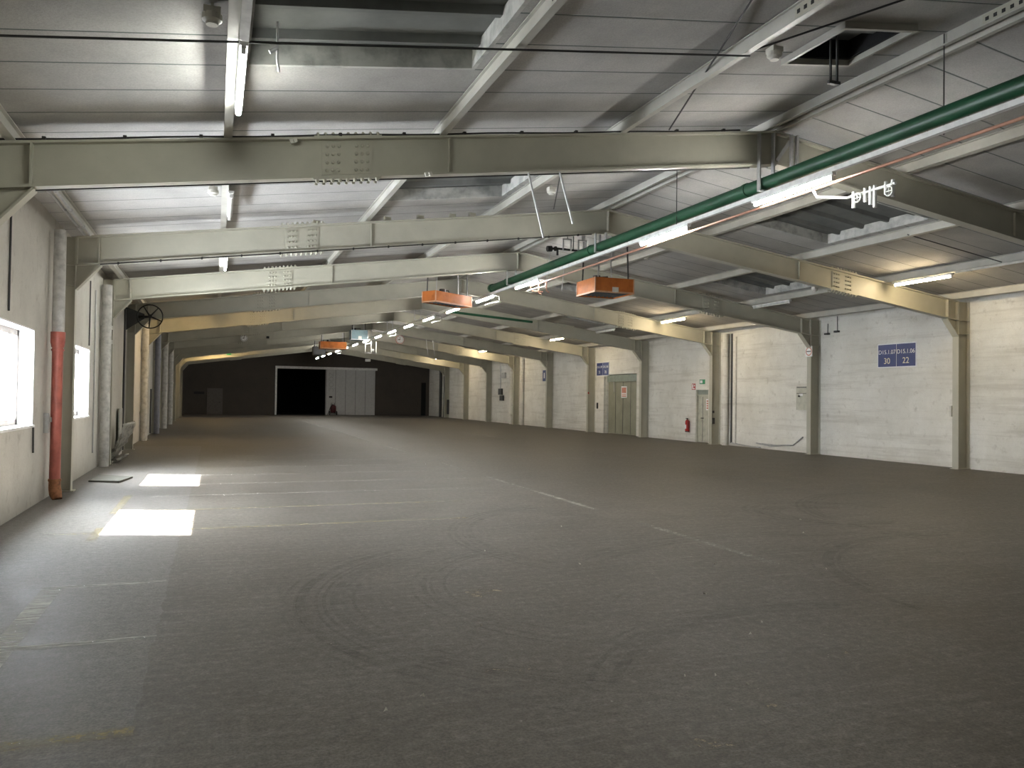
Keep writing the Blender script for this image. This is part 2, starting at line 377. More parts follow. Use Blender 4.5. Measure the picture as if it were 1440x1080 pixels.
# far wall with big opening
OX0, OX1, OZ = 5.35, 9.75, 4.25
def gable(y0, y1, mat, name, hole=None):
    m = MB()
    def quad(x0, x1, z0f=0.0):
        pts = [(x0, z0f), (x1, z0f), (x1, zr(x1, .55))]
        if x0 < XA < x1: pts.append((XA, zr(XA, .55)))
        pts.append((x0, zr(x0, .55))); m.prism(pts, y0, y1)
    if hole: quad(WL-.3, hole[0]); quad(hole[0], hole[1], hole[2]); quad(hole[1], WR+.3)
    else: quad(WL-.3, WR+.3)
    return struct(m.build(name, mat))
tag(gable(YF, YF+.3, M['wall_far'], 'wall_far', (OX0, OX1, OZ)), 'dark brown far gable wall', 'wall')
tag(gable(YB-.3, YB, M['wall_r'], 'wall_back'), 'pale gable wall behind the viewer', 'wall')
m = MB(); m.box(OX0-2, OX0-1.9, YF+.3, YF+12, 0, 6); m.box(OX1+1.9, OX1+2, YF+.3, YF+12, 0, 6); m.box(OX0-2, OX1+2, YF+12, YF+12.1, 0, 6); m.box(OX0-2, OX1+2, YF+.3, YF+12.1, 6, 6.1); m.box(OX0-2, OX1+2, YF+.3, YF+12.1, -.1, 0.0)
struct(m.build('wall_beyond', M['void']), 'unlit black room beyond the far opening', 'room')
m = MB(); m.box(OX0-.16, OX0, YF-.08, YF+.1, 0, OZ+.05); m.box(OX0-.16, 14.55, YF-.16, YF-.02, OZ+.02, OZ+.24)
struct(m.build('trim_1', M['white']), 'white frame and door rail round the far black opening', 'trim')
# far white sliding door
root = thing('door_1', 'white panelled sliding door pushed open on the far wall', 'door', (12, YF-.1, 0)); root['kind'] = 'structure'
m = MB(); m.box(9.7, 14.35, YF-.14, YF-.06, 0.02, OZ+.02); m.build('door_leaf', M['far_white'], root)
m = MB()
for k in range(1, 5): xx = 9.7+4.65*k/5; m.box(xx-.02, xx+.02, YF-.148, YF-.14, 0.05, OZ)
m.box(9.7, 9.78, YF-.15, YF-.14, 0.02, OZ); m.build('panel_seam', M['seam'], root)
m = MB(); m.box(10.05, 10.35, YF-.16, YF-.14, 1.62, 1.78); m.build('handle_plate', M['black'], root)
text('lettering', 'ZOOC', .62, M['faint'], (10.2, YF-.142, 3.1), (0, 0, -1), (1, 0, 0), root)
# far left door and sign
root = thing('door_2', 'small dark grey personnel door in the far wall', 'door', (0.05, YF-.05, 0)); root['kind'] = 'structure'
m = MB(); m.box(-.55, .62, YF-.05, YF-.01, 0.02, 2.28); m.build('door_leaf', M['grey_door'], root)
m = MB(); m.box(-.62, -.55, YF-.07, YF-.005, 0, 2.35); m.box(.62, .69, YF-.07, YF-.005, 0, 2.35); m.box(-.62, .69, YF-.07, YF-.005, 2.28, 2.35); m.build('door_frame', M['grey_door'], root)
m = MB(); m.tube([(.5, YF-.05, 1.1), (.5, YF-.12, 1.1), (.38, YF-.12, 1.1)], .02, 8); m.build('handle', M['black'], root)
tag((lambda m: (m.box(-1.72, -.85, YF-.03, YF, 1.82, 2.03), m.build('wall_plaque', M['black']))[1])(MB()), 'narrow black plaque beside the small door in the far wall', 'sign')
# far right dark doorway
m = MB(); m.box(18.9, 19.35, YF-.04, YF, 0, 3.2); struct(m.build('door_3', M['void']), 'tall narrow dark doorway at the right end of the far wall', 'door')

# ------------------------------------------------------------------ ceiling with skylight wells and roof sheet
WELL = {'L': [(0.22, 2.74, 5.82, 8.74), (3.02, 5.52, 12.5, 15.5), (0.24, 2.74, 18.4, 21.3), (3.02, 5.52, 24.2, 27.1), (0.24, 2.74, 30.0, 32.9), (3.02, 5.52, 41.7, 44.7)],
        'R': [(11.35, 13.83, 12.4, 15.4), (14.12, 16.6, 18.35, 21.25), (11.35, 13.83, 24.2, 27.1), (14.12, 16.6, 30.0, 32.9), (11.35, 13.83, 35.9, 38.8)]}
HATCH = (6.67, 7.66, 7.17, 8.17)
b = MB(); wl = MB()
def slab(x0, x1, y0, y1, th=.06):
    z0, z1 = zr(x0, CO), zr(x1, CO)
    if x0 < XA < x1: raise ValueError
    b.add([(x0,y0,z0),(x1,y0,z1),(x1,y1,z1),(x0,y1,z0),(x0,y0,z0+th),(x1,y0,z1+th),(x1,y1,z1+th),(x0,y1,z0+th)], [(0,1,2,3),(4,7,6,5),(0,4,5,1),(1,5,6,2),(2,6,7,3),(3,7,4,0)])
def side(x0, x1, holes):
    xs = sorted({x0, x1, *[h[0] for h in holes], *[h[1] for h in holes]}); yy = sorted({YB, YF, *[h[2] for h in holes], *[h[3] for h in holes]})
    for i in range(len(xs)-1):
        run = None
        for j in range(len(yy)-1):
            cx, cyy = (xs[i]+xs[i+1])/2, (yy[j]+yy[j+1])/2
            hole = any(h[0] < cx < h[1] and h[2] < cyy < h[3] for h in holes)
            if hole:
                if run is not None: slab(xs[i], xs[i+1], run, yy[j]); run = None
            elif run is None: run = yy[j]
        if run is not None: slab(xs[i], xs[i+1], run, YF)
side(WL-.3, XA, WELL['L']+[HATCH]); side(XA, WR+.3, WELL['R'])
struct(b.build('ceiling', M['ceil'], origin=(XA, 0, 5)), 'sloping grey panelled ceiling under the roof', 'ceiling')
SH = 0.43
def well(h, top, mat, name, label, kind=True):
    x0, x1, y0, y1 = h; m = MB(); t = .05
    for xa, xb in ((x0, x0+t), (x1-t, x1)):
        m.add([(x, y, zr(x, CO-.004 if k == 0 else top)) for k in (0, 1) for y in (y0, y1) for x in (xa, xb)], [(0,2,3,1),(4,5,7,6),(0,1,5,4),(2,6,7,3),(0,4,6,2),(1,3,7,5)])
    for ya, yb in ((y0, y0+t), (y1-t, y1)):
        m.add([(x, y, zr(x, CO-.004 if k == 0 else top)) for k in (0, 1) for y in (ya, yb) for x in (x0+t, x1-t)], [(0,2,3,1),(4,5,7,6),(0,1,5,4),(2,6,7,3),(0,4,6,2),(1,3,7,5)])
    return struct(m.build(name, mat), label, 'roof opening')
for s in 'LR':
    for h in WELL[s]: well(h, SH-.01, M['well'], 'roof_opening', None)
# trapezoid roof sheet: downward ribs every 0.73 m, running down the slope
b = MB(); PIT_ = BAY/8
prof = []; y = 15.0-PIT_*30+.06
while y < YF+.4:
    prof += [(y, SH), (y+PIT_-.14, SH), (y+PIT_-.105, SH-.085), (y+PIT_-.035, SH-.085)]; y += PIT_
for xa, xb in ((WL-.5, XA), (XA, WR+.5)):
    n = len(prof); vs = [(xa, p, zr(xa, o)) for p, o in prof] + [(xb, p, zr(xb, o)) for p, o in prof]
    b.add(vs, [(i, i+1, n+i+1, n+i) for i in range(n-1)])
struct(b.build('roof', M['sheet'], origin=(XA, 0, 6.5)), 'dull corrugated roof sheet seen up inside the skylight wells', 'roof')
b = MB()
for xa, xb in ((WL-.6, XA), (XA, WR+.6)):
    b.add([(xa, YB-.5, zr(xa, .75)), (xb, YB-.5, zr(xb, .75)), (xb, YF+.5, zr(xb, .75)), (xa, YF+.5, zr(xa, .75))], [(0,1,2,3)])
b.box(WL-.6, WL-.31, YB-.5, YF+.5, 4.9, zr(WL, .76)); b.box(WR+.31, WR+.6, YB-.5, YF+.5, 4.9, zr(WR, .76))
struct(b.build('roof_underlay', M['void'], origin=(XA, 0, 7)), 'outer roof covering', 'roof')
# hatch: shaft walls coloured near black to stand in for the darkness inside
well(HATCH, .74, M['void'], 'roof_opening', None)
root = thing('smoke_vent', 'open black square roof vent with pale rim near the top right', 'vent', ((HATCH[0]+HATCH[1])/2, (HATCH[2]+HATCH[3])/2, zr(7.1, .15)))
m = MB()
for (xa, xb, ya, yb) in ((HATCH[0]-.05, HATCH[0], HATCH[2]-.05, HATCH[3]+.05), (HATCH[1], HATCH[1]+.05, HATCH[2]-.05, HATCH[3]+.05), (HATCH[0], HATCH[1], HATCH[2]-.05, HATCH[2]), (HATCH[0], HATCH[1], HATCH[3], HATCH[3]+.05)):
    m.add([(x, y, zr(x, o)) for o in (.12, CO+.06) for y in (ya, yb) for x in (xa, xb)], [(0,2,3,1),(4,5,7,6),(0,1,5,4),(2,6,7,3),(0,4,6,2),(1,3,7,5)])
m.build('rim', M['purlin'], root)
for dx in (.30, .40):
    m = MB(); m.box(HATCH[0]+dx, HATCH[0]+dx+.025, 7.74, 7.76, zr(7.05, -.26), zr(7.05, .45)); m.build('opener_bar', M['dark'], root)
m = MB(); m.box(HATCH[0]+.28, HATCH[0]+.45, 7.73, 7.77, zr(7.05, -.29), zr(7.05, -.25)); m.build('crossbar', M['dark'], root)

# ------------------------------------------------------------------ steel portal frames
def ibeam_poly(): pass
def slope_box(m, x0, x1, o0, o1, y0, y1):
    m.add([(x, y, zr(x, o)) for o in (o0, o1) for y in (y0, y1) for x in (x0, x1)], [(0,2,3,1),(4,5,7,6),(0,1,5,4),(2,6,7,3),(0,4,6,2),(1,3,7,5)])
def bolt(m, c, d, r=.022, h=.03):
    c = Vector(c); d = Vector(d); m.tube([c, c+d*h*.7, c+d*h], [r, r, r*.6], 8)
def make_frame(y, label):
    F = thing('steel_portal_frame', label, 'portal frame', (XA, y, 0), 'beige steel portal frames spanning the hall')
    y0, y1 = y, y+BF; yc = (y0+y1)/2; t = .014; w = .006
    for sgn in (-1, 1):
        X = lambda d: (XL-d) if sgn < 0 else (XR+d)      # d = outward from inner column face
        def bx(m, d0, d1, ya, yb, z0, z1):
            a, c = sorted((X(d0), X(d1))); m.box(a, c, ya, yb, z0, z1)
        depth = (XL-WL) if sgn < 0 else (WR-XR)
        top = ZE - .01
        m = MB(); bx(m, 0, t, y0, y1, 0, top); bx(m, depth-t, depth, y0, y1, 0, top); bx(m, t, depth-t, yc-w, yc+w, 0, top)
        zb = ZE+SL*0-DEP
        for zz in (zb+.01, zb-.36): bx(m, 0, depth, y0+.005, y1-.005, zz-.008, zz+.008)
        bx(m, -.05, depth, y0-.03, y1+.03, 0, .02)
        m.build('column', M['steel'], F)
        # knee bracket
        m = MB()
        def sx(d): return XL+d if sgn < 0 else XR-d
        m.prism([(sx(0), zr(sx(0), -DEP)), (sx(KIN), zr(sx(KIN), -DEP)), (sx(0), zr(sx(0), -DEP)-.42)], yc-w, yc+w)
        p0 = Vector((sx(KIN+.03), yc, zr(sx(KIN), -DEP)-.008)); p1 = Vector((sx(0), yc, zr(sx(0), -DEP)-.43))
        d = (p1-p0); ln = d.length/2; d.normalize(); nrm = Vector((d.z, 0, -d.x))
        m.obox((p0+p1)/2, d*ln, Vector((0, BF/2, 0)), nrm*.014)
        m.build('knee_bracket', M['steel'], F)
        # rafter
        m = MB(); xa, xb = sorted((sx(0.0), XA))
        slope_box(m, xa, xb, -DEP, -DEP+.03, y0, y1); slope_box(m, xa, xb, -.03, 0, y0, y1); slope_box(m, xa, xb, -DEP+t, -t, yc-w, yc+w)
        for d in (0.0, KIN-.012):  # stiffeners
            a, c = sorted((sx(d), sx(d+.022))); slope_box(m, a, c, -DEP+t, -t, y0+.005, y1-.005)
        xs_ = 2.98 if sgn < 0 else 2*XA-2.98
        slope_box(m, xs_-.006, xs_+.006, -DEP+t, -t, y0+.05, y1-.05)
        if sgn > 0: slope_box(m, XA-.012, XA+.012, -DEP-.02, .02, y0+.01, y1-.01)
        m.build('rafter', M['steel'], F)
        # splice plates with bolts
        xm = 1.59 if sgn < 0 else 2*XA-1.59
        m = MB()
        for side_ in (-1, 1):
            yf = yc+side_*(w+.018)
            slope_box(m, xm-.33, xm+.33, -DEP+.055, -.055, min(yc, yf), max(yc, yf))
            if side_ < 0:
                for row in range(4):
                    for cx_ in (-.265, -.19, -.115, .115, .19, .265):
                        x = xm+cx_; bolt(m, (x, yf, zr(x, -.11-row*.107)), (0, -1, 0))
        m.build('splice_plate', M['steel'], F)
        m = MB(); slope_box(m, xm-.44, xm+.44, -DEP-.016, -DEP, y0+.005, y1-.005); slope_box(m, xm-.44, xm+.44, 0, .016, y0+.005, y1-.005)
        for k in range(9):
            x = xm-.39+k*.0975
            for yy in (y0+.03, y1-.03):
                bolt(m, (x, yy, zr(x, -DEP-.016)), (0, 0, -1), .024, .042); bolt(m, (x, yy, zr(x, .016)), (0, 0, 1), .024, .042)
        m.build('flange_plate', M['steel'], F)
    return F
FR = [ 'nearest beige steel portal frame, its rafter crossing the top of the view',
 'second nearest steel portal frame, its left column beside the red drainpipe',
 'steel portal frame whose right column carries the small no entry sign',
 'steel portal frame whose right column stands at the narrow door with the extinguisher',
 'steel portal frame whose right column stands at the near edge of the green door',
 'steel portal frame whose right column stands at the far edge of the green door',
 'steel portal frame whose right column stands beside the narrow blue sign far along',
 'steel portal frame just beyond the narrow blue sign, near the white downpipes',
 'steel portal frame just beyond the small switch boxes on the right wall',
 'second steel portal frame in front of the dark far wall',
 'last steel portal frame in front of the dark far wall']
proto = make_frame(FY(1), FR[0])
for k in range(2, 12): dup(proto, (XA, FY(k), 0), FR[k-1])

# ------------------------------------------------------------------ purlins
PN = ['along the top of the left wall', 'over the left row of tube lamps', 'left of the skylight wells', 'midway up the left roof slope']
PNR = ['along the top of the right wall', 'over the right row of tube lamps', 'at the right skylight wells', 'midway up the right roof slope']
def purlin(x, label, cuts=True):
    z0 = zr(x, 0.0) + (.006 if x != XA else .02); h = CO-.02
    P = thing('roof_purlin', 'long grey steel roof purlin ' + label, 'purlin', (x, 35, z0), 'grey steel purlins along the roof')
    m = MB(); s = SL if x < XA-.1 else (-SL if x > XA+.1 else 0)
    def pb(dx0, dx1, h0, h1):
        m.add([(x+dx, y, z0+hh+s*dx) for hh in (h0, h1) for y in (YB+.1, YF-.02) for dx in (dx0, dx1)], [(0,2,3,1),(4,5,7,6),(0,1,5,4),(2,6,7,3),(0,4,6,2),(1,3,7,5)])
    if abs(x-XA) < .1:
        for q in (-1, 1):
            a, c = sorted((q*.08, q*.15)); pb(a, c, 0, .012); pb(a, c, h-.012, h); a, c = sorted((q*.08, q*.09)); pb(a, c, .012, h-.012)
    else:
        pb(-.05, .05, 0, .012); pb(-.05, .05, h-.012, h); pb(-.01, .01, .012, h-.012)
    m.build('beam', M['purlin'], P)
    for k in (0, 1, 2, 3):
        yc = FY(k)+1.75
        m = MB(); fs = (-.022 if x < XA-.1 else .010) if abs(x-XA) > .1 else -.102
        m.add([(x+dx, y, z0+hh+s*dx) for hh in (.03, h-.03) for y in (yc-.32, yc+.32) for dx in (fs, fs+.012)], [(0,2,3,1),(4,5,7,6),(0,1,5,4),(2,6,7,3),(0,4,6,2),(1,3,7,5)])
        m.cur = 1
        for q in range(6):
            yy = yc-.26+q*.104; dx = (-.0225 if x < XA-.1 else .0225) if abs(x-XA) > .1 else -.1025
            m.box(x+dx-.003, x+dx+.003, yy-.022, yy+.022, z0+h/2-.022+s*dx, z0+h/2+.022+s*dx)
        m.build('splice_plate', [M['steel'], M['black']], P)
    return P
for x, n in zip(PL, PN): purlin(x, n)
for x, n in zip(PR, PNR): purlin(x, n)
purlin(XA, 'under the ridge of the roof')

# ------------------------------------------------------------------ fluorescent lamps and trunking
def lamp(loc, label, group, mat, L=1.7, s=0.0, name='fluorescent_lamp'):
    x, y, z = loc
    T = thing(name, label, 'lamp', loc, group)
    m = MB(); m.prism([(x-.045, z+.075), (x+.045, z+.075), (x+.035, z+.03), (x-.035, z+.03)], y-L/2-.06, y+L/2+.06); m.build('housing', M['white'], T)
    for e in (-1, 1):
        m = MB(); m.box(x-.022, x+.022, min(y+e*L/2, y+e*(L/2+.03)), max(y+e*L/2, y+e*(L/2+.03)), z-.03, z+.035); m.build('lamp_holder', M['white'], T)
    m = MB(); m.tube([(x, y-L/2, z), (x, y+L/2, z)], .03, 12); m.build('tube', mat, T)
    return T
RX, RZ = 8.18, 5.0
m = MB(); m.box(RX-.035, RX+.035, -5.5, 30.2, RZ+.075, RZ+.145)
tag(m.build('lamp_trunking', M['white']), 'long white lamp rail running beside the green pipe', 'lamp rail')
m = MB(); m.box(RX-.035, RX+.035, 31.0, 71.0, RZ+.075, RZ+.145)
tag(m.build('lamp_trunking', M['white']), 'white lamp rail continuing past the near orange heater toward the far wall', 'lamp rail')
ridge = [9.9, 13.6, 20.9, 24.6, 28.3, 31.9, 35.5, 39.1, 42.6, 46.4, 50.1, 53.9, 57.8, 61.9, 65.8, 69.7]
where = ['nearest lit tube lamp under the white rail, over the white valves', 'second lit tube lamp under the white rail, just past the valves',
 'lit tube lamp under the white rail beside the right orange heater', 'lit tube lamp under the white rail right of the left orange heater', 'lit tube lamp hidden behind the left orange heater']
lp = lamp((RX, ridge[0], RZ), where[0], 'lit tube lamps under the ridge', M['tube_r'])
for i, yy in enumerate(ridge[1:], 1):
    if i < 5: lb = where[i]
    else: lb = ['lit tube lamp just past the left orange heater', 'lit ridge lamp between the left orange heater and the round dial', 'lit ridge lamp just left of the right round dial',
      'lit ridge lamp at the right end of the grey blue heater', 'lit ridge lamp directly under the grey blue heater', 'lit ridge lamp left of the grey blue heater', 'lit ridge lamp right of the small orange heater',
      'lit ridge lamp at the small orange heater', 'lit ridge lamp below the small orange heater', 'second farthest lit ridge lamp before the far wall', 'farthest lit ridge lamp before the far wall'][i-5]
    dup(lp, (RX, yy, RZ), lb)
SX = 16.72; SZ = zr(16.72, -.11)
sl_on = [(15.3, 'warm lit tube lamp on the right slope, nearest the blue number sign'), (27.0, 'warm lit tube lamp on the right slope, before the narrow door'), (38.3, 'warm lit tube lamp on the right slope over the green door'), (50.5, 'warm lit tube lamp far along the right slope'), (62.0, 'farthest warm lit tube lamp on the right slope')]
lw = lamp((SX, sl_on[0][0], SZ), sl_on[0][1], 'warm lit tube lamps on the right slope', M['tube_s'])
for yy, lb in sl_on[1:]: dup(lw, (SX, yy, SZ), lb)
lo_ = lamp((SX, 21.15, SZ), 'unlit tube lamp on the right slope, above the no entry sign', 'unlit tube lamps', M['tube_off'])
dup(lo_, (SX, 32.8, SZ), 'unlit tube lamp on the right slope before the green door')
LX = .19; LZ = zr(.19, -.09)
ll = lamp((LX, 8.5, LZ), 'brightly lit tube lamp at the top left under the roof', 'lit tube lamps on the left slope', M['tube_l'])
dup(ll, (LX, 2.6, LZ), 'added unseen tube lamp on the left slope just behind the viewer')  # extra lamp out of view, added to brighten the front left
dup(ll, (LX, 20.4, LZ), 'lit tube lamp on the left slope peeping over the third rafter')
lwl = lamp((LX, 31.6, LZ), 'warm lit tube lamp hidden above the yellow lit left rafter', 'warm tube lamps on the left slope', M['tube_y'])
dup(lwl, (LX, 62.0, LZ), 'far warm tube lamp on the left slope near the far wall')
dup(lo_, (LX, 14.2, LZ), 'unlit tube lamp on the left slope just behind the nearest rafter')
m = MB(); m.box(LX-.04, LX+.04, 3.6, 7.5, LZ+.03, LZ+.08); tag(m.build('lamp_trunking', M['white']), 'white lamp rail leading to the bright lamp at the top left', 'lamp rail')
m = MB(); m.box(SX-.03, SX+.03, 5, 14.3, SZ+.05, SZ+.1); tag(m.build('lamp_trunking', M['offwhite']), 'thin rail leading to the nearest right hand warm lamp', 'lamp rail')

# ------------------------------------------------------------------ pipes along the ridge
m = MB(); m.tube([(8.2, -5, 5.29), (8.2, 24.0, 5.29)], .105, 20); m.tube([(8.2, 23.9, 5.29), (8.2, 24.05, 5.29)], .13, 20)
for yy in (FY(1)+.4, FY(2)+.4, FY(3)+.3, 5.0): m.tube([(8.2, yy, 5.29), (8.2, yy+.08, 5.29)], .118, 20)
tag(m.build('green_pipe', M['green']), 'thick green pipe hung along the ridge above the lamp rail', 'pipe')
m = MB(); m.tube([(8.34, -5, 4.985), (8.34, 21.0, 4.985), (8.38, 21.0, 4.86), (8.7, 21.0, 4.84)], .022, 10)
tag(m.build('copper_pipe', M['copper']), 'thin copper coloured pipe just below the lamp rail', 'pipe')
m = MB(); m.tube([(8.6, 30.5, 5.2), (12.2, 30.5, 4.95)], .05, 12); tag(m.build('green_pipe', M['green']), 'short thin green pipe branching right below the ridge', 'pipe')
gp = ['nearest pair of flat bar hangers holding the green pipe under the first rafter', 'flat bar hangers holding the green pipe under the second rafter', 'flat bar hangers holding the green pipe under the third rafter', 'flat bar hangers carrying the lamp rail under the fourth rafter', 'flat bar hangers carrying the lamp rail under the fifth rafter', 'flat bar hangers carrying the lamp rail under the sixth rafter', 'flat bar hangers carrying the lamp rail under the seventh rafter', 'flat bar hangers carrying the lamp rail near the grey blue heater']
def hanger(y, lb):
    T = thing('pipe_hanger', lb, 'pipe hanger', (8.2, y, 5.12), 'flat bar hangers under the ridge')
    for s in (-1, 1):
        m = MB(); x = 8.2+s*.135; m.box(x-.012, x+.012, y, y+.07, 5.15, zr(x, -.05 if y < 12 else -DEP)); m.build('strap', M['galv'], T)
    m = MB(); m.box(8.055, 8.345, y, y+.07, 5.15, 5.175); m.build('cross_piece', M['galv'], T)
    return T
for k in range(1, 9): hanger(FY(k)-.075, gp[k-1])
T = thing('steel_bracket', 'pair of upright steel plates with a diagonal strip right of the first rafter apex', 'bracket', (8.75, FY(1)-.1, 5.5))
for dx in (-.05, .06):
    m = MB(); m.box(8.75+dx-.018, 8.75+dx+.018, FY(1)-.06, FY(1)-.005, 5.42, zr(8.75, .0)); m.build('plate', M['galv'], T)
m = MB(); m.obox((8.56, FY(1)-.01, 5.86), (.13, 0, .17), (0, .006, 0), (.024, 0, -.018)); m.build('diagonal_strip', M['galv'], T)
# chains / thin rods
def rod(p0, p1, r, mat, label, name='hanging_rod', cat='rod', group=None):
    m = MB(); m.tube([p0, p1], r, 8); return tag(m.build(name, mat), label, cat, group)
rod((8.32, 7.3, zr(8.3, .19)), (8.32, 7.3, 5.1), .008, M['dark'], 'nearest thin dark chain above the lamp rail at the top right', 'chain', 'chain')
rod((8.1, 13.0, zr(8.1, .19)), (8.1, 13.0, 5.12), .008, M['dark'], 'thin dark chain above the second lit lamp', 'chain', 'chain')
rod((4.16, 10.63, zr(4.16, -DEP)), (4.41, 10.63, 4.12), .016, M['galv'], 'longer of two pale rods hanging from the nearest rafter', group='pale rods hanging from the nearest rafter')
rod((4.65, 10.63, zr(4.65, -DEP)), (4.87, 10.63, 4.37), .016, M['galv'], 'shorter of two pale rods hanging from the nearest rafter', group='pale rods hanging from the nearest rafter')
for i, x in enumerate((11.6, 12.0)): rod((x, 45.74, zr(x, -DEP)), (x+.12, 45.74, zr(x, -DEP)-.9), .02, M['galv'], ('left' if i == 0 else 'right')+' one of two far pale rods hanging right of the round dial', group='far pale rods')
for i, x in enumerate((9.3, 9.8)): rod((x, 21.9, zr(x, .1)), (x-.1, 21.9, zr(x, -.95)), .014, M['galv'], ('left' if i == 0 else 'right')+' one of two rods dangling below the right orange heater', group='rods below the right heater')
rod((5.0, 6.6, zr(5.0, .18)), (6.4, 10.5, zr(6.4, .02)), .012, M['dark'], 'thin dark brace rod crossing the ceiling above the nearest rafter', 'brace_rod', 'brace')
rod((4.9, 10.9, zr(4.9, .1)), (7.0, 16.3, zr(7.0, .05)), .012, M['dark'], 'thin dark brace rod running down to the second rafter', 'brace_rod', 'brace')
rod((5.7, 7.7, zr(5.7, .05)), (7.1, 6.2, zr(7.1, .19)), .012, M['black'], 'black cable slanting from the purlin past the roof vent', 'cable', 'cable')
# conduit across the slope in the first bay and cable along rafters
pts = [(x, 7.62, zr(x, -.02)) for x in (-2.5, -1, .06, 1, 2.9, 4, 5.7)]
m = MB(); m.tube(pts, .012, 8); tag(m.build('conduit', M['dark']), 'dark conduit crossing the left ceiling above the bright lamp', 'conduit')
m = MB(); m.tube([(x, FY(1)+.03+.02*math.sin(x*3), zr(x, .022)) for x in [XL+i*.35 for i in range(30)]], .012, 8)
for i in range(12): x = XL+.5+i*.85; m.box(x-.02, x+.02, FY(1)+.0, FY(1)+.06, zr(x, .004), zr(x, .045))
tag(m.build('cable', M['black']), 'black cable clipped along the top of the nearest rafter', 'cable')
m = MB(); m.tube([(x, FY(2)-.012, zr(x, -DEP-.012)) for x in [XL+.4+i*.4 for i in range(26)]], .012, 8)
for i in range(14): x = XL+.7+i*.72; m.box(x-.015, x+.015, FY(2)-.03, FY(2)+.01, zr(x, -DEP-.035), zr(x, -DEP+.01))
tag(m.build('cable', M['black']), 'black cable clipped under the second nearest rafter', 'cable')
m = MB(); m.tube([(x, FY(1)+.1, zr(x, -DEP-.022)) for x in [XL+.4+i*.4 for i in range(26)]], .01, 8)
tag(m.build('cable', M['black']), 'black cable under the bottom of the nearest rafter', 'cable')
pts = [(x, 13.1, zr(x, .02)) for x in (13.9, 15.3, 16.7)]
m = MB(); m.tube(pts, .012, 8); tag(m.build('conduit', M['dark']), 'dark conduit crossing the right ceiling to the nearest warm lamp', 'conduit')
# small clamps
def clamp(x, y, z, lb):
    m = MB(); m.obox((x, y, z), (.035, 0, .012), (0, .02, 0), (-.01, 0, .026)); m.obox((x+.03, y-.03, z), (.02, 0, .01), (0, .02, 0), (-.01, 0, .02)); return tag(m.build('cable_connector', M['offwhite']), lb, 'connector')
clamp(.88, FY(1)-.02, zr(.88, -.06), 'small pale connector box on the nearest rafter below the cable')
clamp(2.66, FY(1)-.02, zr(2.66, -DEP+.0), 'small pale clamp on the bottom edge of the nearest rafter')
m = MB(); m.tube([(.5, 7.9, zr(.5, .3)), (.5, 7.9, zr(.5, -.05)), (.52, 7.9, zr(.5, -.18))], .012, 8); m.tube([(.5, 7.9, zr(.5, .05)), (.43, 7.9, zr(.5, .0))], .02, 8); tag(m.build('hanging_wire', M['galv']), 'short dusty wire end dangling beside the bright top left lamp', 'wire')
# cleats on second rafter
for i, x in enumerate((1.9, 3.35, 4.05, 4.75, 5.2)):
    m = MB(); m.box(x-.09, x+.05, FY(2)+.1, FY(2)+.11, zr(x, .0), zr(x, .09)); m.box(x-.1, x-.09, FY(2)+.04, FY(2)+.16, zr(x, 0), zr(x, .09))
    tag(m.build('steel_cleat', M['steel']), 'small steel cleat standing on top of the second rafter', 'bracket', 'steel cleats on the second rafter')

# ------------------------------------------------------------------ smoke detectors
def detector(x, y, lb):
    z = zr(x, CO) if x < 5 or x > 7 else zr(x, CO-.12)
    T = thing('smoke_detector', lb, 'smoke detector', (x, y, z-.19), 'white smoke detectors under the roof')
    m = MB(); m.box(x-.012, x+.012, y-.012, y+.012, z-.06, z); m.box(x-.07, x+.07, y-.07, y+.07, z-.11, z-.05); m.build('bracket', M['offwhite'], T)
    m = MB(); m.tube([(x, y, z-.10), (x, y, z-.15), (x, y, z-.17), (x, y, z-.19)], [.085, .085, .055, .05], 16, True, False); m.build('sensor_head', M['offwhite'], T)
for x, y, lb in ((-.08, 7.35, 'white smoke detector at the top left beside the bright lamp rail'), (-.08, 13.7, 'white smoke detector below the nearest rafter, left of the unlit lamp'), (5.95, 7.5, 'white smoke detector on the purlin beside the open roof vent'), (6.0, 14.1, 'white smoke detector by the pale rods under the nearest rafter'),
   (11.35, 19.8, 'white smoke detector beside the ridge near the right orange heater'), (16.5, 18.9, 'white smoke detector on the right slope behind the nearest warm lamp'), (16.95, 13.4, 'white smoke detector right of the nearest warm lamp')):
    detector(x, y, lb)

